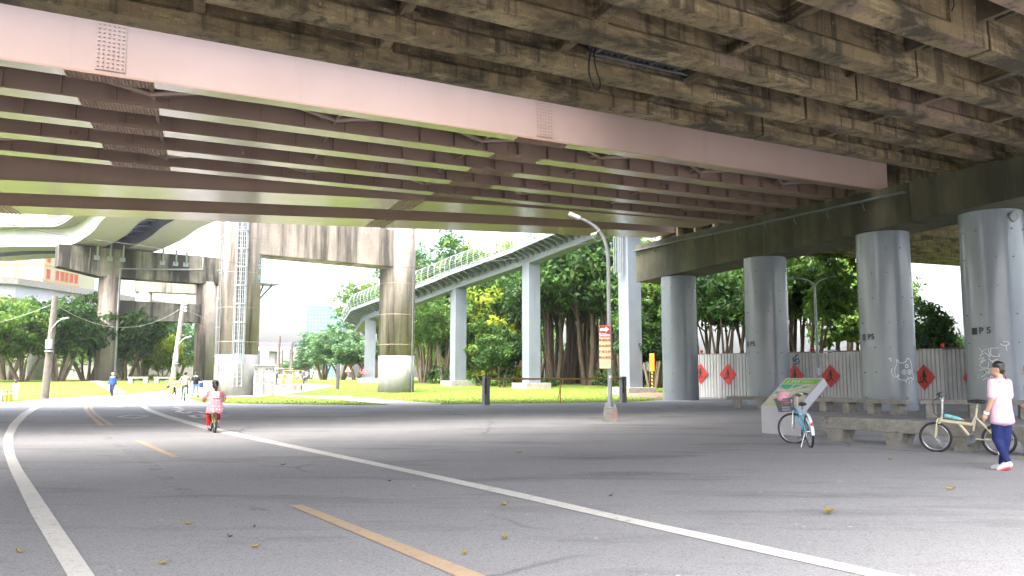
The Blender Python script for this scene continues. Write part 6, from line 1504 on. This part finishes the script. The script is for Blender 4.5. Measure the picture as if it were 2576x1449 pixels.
# teal tarp shelter among the trees, grey wall behind the left trees
p0 = G(1262, 952); p0.y = 98; p0 = atY(1262, 950, 98); p0.z = terrain(p0.x, 98)
tp = thing('tarp_shelter', 'teal tarpaulin shelter half hidden at the foot of the woodland', 'shelter', p0); mb = MB(); mb.hexa([V3(q) for q in ((-2.6, 0, 0), (2.6, 0, 0), (2.6, 2, 0), (-2.6, 2, 0), (-2.4, .1, 1.1), (2.4, .1, 1.3), (2.4, 1.9, 1.5), (-2.4, 1.9, 1.3))]); mb.build('tarp', Mt('teal tarpaulin', (.03, .3, .27), None, .5), tp)
mb = MB()
for x in (-2.65, 2.65): mb.cyl((x, -.05, 0), (x, -.05, 1.6), .05, n=6)
mb.build('pole', m_galv, tp)
lwall = thing('boundary_wall', 'long pale concrete flood wall behind the left trees', 'wall', (-90, 165, 0)); mb = MB()
a, b = V3((-170, 150, 0)), V3((-60, 175, 0)); hx(mb, a, b, V3((0, .3, 0)), 0, 4.2); mb.build('wall', m_path, lwall, True); mb = MB(); hx(mb, a, b, V3((0, .45, 0)), 4.202, 4.5); mb.build('coping', m_conc_p, lwall, True)

# ================================================================ buildings
m_b1 = Mt('cream tile facade', (.42, .37, .30), (.38, .335, .27), .7); m_b2 = Mt('orange tile band', (.45, .22, .10), None, .7); m_b3 = Mt('red shutter', (.36, .06, .045), None, .6)
m_pane = Mt('grey window glass', (.16, .19, .23), None, .2); m_bw = Mt('pale facade', (.42, .42, .43), (.38, .38, .39), .8); m_by = Mt('yellow tile band', (.45, .34, .13), None, .7)
def facade_box(t, a, b, z0, z1, depth, mat):
    d = (b - a).normalized(); n = V3((-d.y, d.x, 0)); n = n if n.y > 0 else -n
    mb = MB(); mb.hexa([V3((*a.xy, z0)), V3((*b.xy, z0)), V3((*(b + n * depth).xy, z0)), V3((*(a + n * depth).xy, z0)), V3((*a.xy, z1)), V3((*b.xy, z1)), V3((*(b + n * depth).xy, z1)), V3((*(a + n * depth).xy, z1))])
    mb.build('wall', mat, t, True); return d, n
def windows(t, a, d, n, cols, zs, w, h, mat, fr, nm='window'):
    for z in zs:
        for x in cols:
            c = a + d * x + V3((0, 0, z)) - n * .05
            M_ = Matrix.Rotation(math.atan2(d.y, d.x), 4, 'Z')
            mb = MB()
            for dx, dz, sx, sz in ((0, h / 2 + .06, w + .24, .12), (0, -h / 2 - .06, w + .24, .12), (-w / 2 - .06, 0, .12, h), (w / 2 + .06, 0, .12, h)): mb.box(c + d * dx + V3((0, 0, dz)), (sx, .16, sz), M=M_)
            f = mb.build(nm, fr, t, True); mb = MB(); mb.box(c + n * .02, (w, .08, h), M=M_); mb.build('pane', mat, f, True)
bt_ = thing('apartment_building', 'cream and orange building with red shuttered windows behind the curved viaduct', 'building', (-120, 190, 0))
a, b = atY(-90, 700, 176), atY(108, 700, 176); a.z = b.z = 0; b2 = atY(200, 700, 188); b2.z = 0
d, n = facade_box(bt_, a, b, 0, 41, 22, m_b1)
L_ = (b - a).length; zr = [27.5 - 3.55 * q for q in range(6)] + [31.05, 34.6]
windows(bt_, a, d, n, [L_ * f for f in (.1, .27, .40, .57, .76, .93)], zr[:4] + zr[6:], 1.8, 1.3, m_pane, m_bw)
mb = MB()
for z in zr: mb.box(a + d * L_ / 2 + V3((0, 0, z - 1.3)) - n * .06, (L_ - .1, .2, .5), math.atan2(d.y, d.x))
mb.build('tile_band', m_by, bt_, True)
mb = MB()
for f in (.185, .485, .66): mb.box(a + d * L_ * f + V3((0, 0, 21)) - n * .04, (1.0, .1, 34), math.atan2(d.y, d.x))
mb.build('tile_pier', m_b2, bt_, True)
b_ = b + n * .02; d2, n2 = facade_box(bt_, b_, b2, 0, 38, 16, m_b1); L2 = (b2 - b_).length
windows(bt_, b_, d2, n2, [L2 * f for f in (.12, .36, .5, .62, .76, .9)], zr[:3] + [zr[6]], 1.1, 2.0, m_b3, m_b2)
mb = MB()
for z in zr: mb.box(b_ + d2 * L2 * .5 + V3((0, 0, z - 1.75)) - n2 * .03, (L2 - .1, .12, .35), math.atan2(d2.y, d2.x))
mb.build('tile_band', m_b2, bt_, True)
for lab, x0, x1, Y, top, cols, rows, w, h in (('tall pale building fading into the sky at the upper left', -40, 110, 330, 470, 8, 12, 2.4, 1.8), ('pale distant building seen through the black streaked portal', 385, 460, 330, 690, 6, 12, 1.6, 1.8), ('faint pale block left of the plaza poles', 655, 745, 480, 862, 8, 7, 2.2, 2.0), ('faint low pale block behind the thin plaza poles', 735, 800, 560, 872, 6, 6, 2.4, 2.0)):
    t = thing('distant_building', lab, 'building', (atY((x0 + x1) / 2, 900, Y).x, Y, 0)); a, b = atY(x0, 900, Y), atY(x1, 900, Y); a.z = b.z = 0; zt_ = atY((x0 + x1) / 2, top, Y).z
    d, n = facade_box(t, a, b, 0, zt_, 18, m_bw); L_ = (b - a).length
    windows(t, a, d, n, [L_ * (q + .5) / cols for q in range(cols)], [zt_ - 3 - 3.4 * q for q in range(rows) if zt_ - 3 - 3.4 * q > 8], w, h, m_pane, m_bw)
tw = thing('glass_tower', 'pale cyan glass tower fading in the haze behind the far trees', 'building', (atY(815, 900, 760).x, 760, 0))
mtow, t, b = nt('cyan curtain wall'); br_ = N(t, 'ShaderNodeTexBrick'); br_.offset = 0; br_.inputs['Color1'].default_value = (.02, .10, .12, 1); br_.inputs['Color2'].default_value = (.025, .12, .14, 1); br_.inputs['Mortar'].default_value = (.1, .17, .18, 1)
br_.inputs['Scale'].default_value = 1; br_.inputs['Brick Width'].default_value = 3; br_.inputs['Row Height'].default_value = 3.6; br_.inputs['Mortar Size'].default_value = .5
cx_ = N(t, 'ShaderNodeNewGeometry'); mp = N(t, 'ShaderNodeMapping'); mp.inputs['Rotation'].default_value = (math.pi / 2, 0, 0); t.links.new(cx_.outputs['Position'], mp.inputs['Vector']); t.links.new(mp.outputs[0], br_.inputs['Vector']); t.links.new(br_.outputs[0], b.inputs['Base Color']); b.inputs['Roughness'].default_value = .3
a, b = atY(768, 900, 760), atY(862, 900, 760); a.z = b.z = 0; z1, z2 = atY(800, 768, 760).z, atY(800, 778, 760).z
facade_box(tw, a, b, 0, z2, 26, mtow); mb = MB(); m_ = a.lerp(b, .3); mb.box(V3((m_.x, m_.y + 12, (z2 + z1) / 2)), ((b - a).length * .55, 18, z1 - z2)); mb.build('roof_storey', mtow, tw, True)
# lattice pylon behind the wood
pyl = atY(1235, 900, 210); pyl.z = 0; zt_ = atY(1235, 560, 210).z
mb = MB()
def leg(k, z): w = 4.2 * (1 - .72 * z / zt_); sx, sy = ((-1, -1), (1, -1), (1, 1), (-1, 1))[k]; return pyl + V3((sx * w, sy * w, z))
for k in range(4): mb.tube([leg(k, 0), leg(k, zt_)], .16, 4)
z = 0
while z < zt_ - 3:
    for k in range(4): mb.tube([leg(k, z), leg((k + 1) % 4, z + 3.6)], .09, 3); mb.tube([leg((k + 1) % 4, z), leg(k, z + 3.6)], .09, 3); mb.tube([leg(k, z), leg((k + 1) % 4, z)], .09, 3)
    z += 3.6
for z in (zt_ - 4, zt_ - 9):
    for s in (-1, 1): e = pyl + V3((s * 8, 0, z + .5)); mb.tube([leg(0 if s < 0 else 1, z), e], .13, 3); mb.tube([leg(3 if s < 0 else 2, z + 1.6), e], .11, 3); mb.tube([leg(0 if s < 0 else 1, z + 1.6), e], .11, 3)
py_ = mb.build('lattice_pylon', m_galv); tag(py_, 'pale lattice power pylon rising behind the woodland and ramp', 'pylon')

# ================================================================ air, sky and sun
hm = bpy.data.materials.new('haze'); hm.use_nodes = True; t = hm.node_tree; t.nodes.clear(); o_ = t.nodes.new('ShaderNodeOutputMaterial'); pv = t.nodes.new('ShaderNodeVolumePrincipled')
pv.inputs['Color'].default_value = (.93, .96, 1, 1); pv.inputs['Density'].default_value = HAZE; pv.inputs['Anisotropy'].default_value = .2; t.links.new(pv.outputs[0], o_.inputs['Volume'])
mb = MB(); mb.box((0, 415, 49), (1300, 970, 100)); hz = mb.build('haze', hm); tag(hz, 'thin pale humid haze in the air', kind='stuff')
SUN_EL, SUN_AZ = R(60), R(218)          # high and behind the camera's left shoulder
w = bpy.data.worlds.new('World'); SC.world = w; w.use_nodes = True; t = w.node_tree; bgd = t.nodes['Background']
sk = t.nodes.new('ShaderNodeTexSky'); sk.sky_type = 'NISHITA'; sk.sun_disc = False; sk.sun_elevation = SUN_EL; sk.sun_rotation = SUN_AZ; sk.air_density = 1.0; sk.dust_density = 8.0; sk.ozone_density = 1.0
hs = t.nodes.new('ShaderNodeHueSaturation'); hs.inputs['Saturation'].default_value = .55; t.links.new(sk.outputs[0], hs.inputs['Color']); t.links.new(hs.outputs[0], bgd.inputs['Color']); bgd.inputs['Strength'].default_value = SKY
sl2 = bpy.data.lights.new('sun', 'SUN'); sl2.energy = SUN; sl2.angle = R(SUN_ANG); sl2.color = (1, .95, .88)
so = bpy.data.objects.new('sun', sl2); COL.objects.link(so)
dv = V3((math.sin(SUN_AZ) * math.cos(SUN_EL), math.cos(SUN_AZ) * math.cos(SUN_EL), math.sin(SUN_EL)))
so.rotation_euler = dv.to_track_quat('Z', 'Y').to_euler(); so.location = (-20, -20, 60)
vs = SC.view_settings; vs.view_transform = 'Standard'; vs.look = 'None'; vs.exposure = EXPO; vs.gamma = 1
SC.cycles.max_bounces = 8; SC.cycles.diffuse_bounces = 5; SC.cycles.glossy_bounces = 3; SC.cycles.transmission_bounces = 4; SC.cycles.use_fast_gi = False
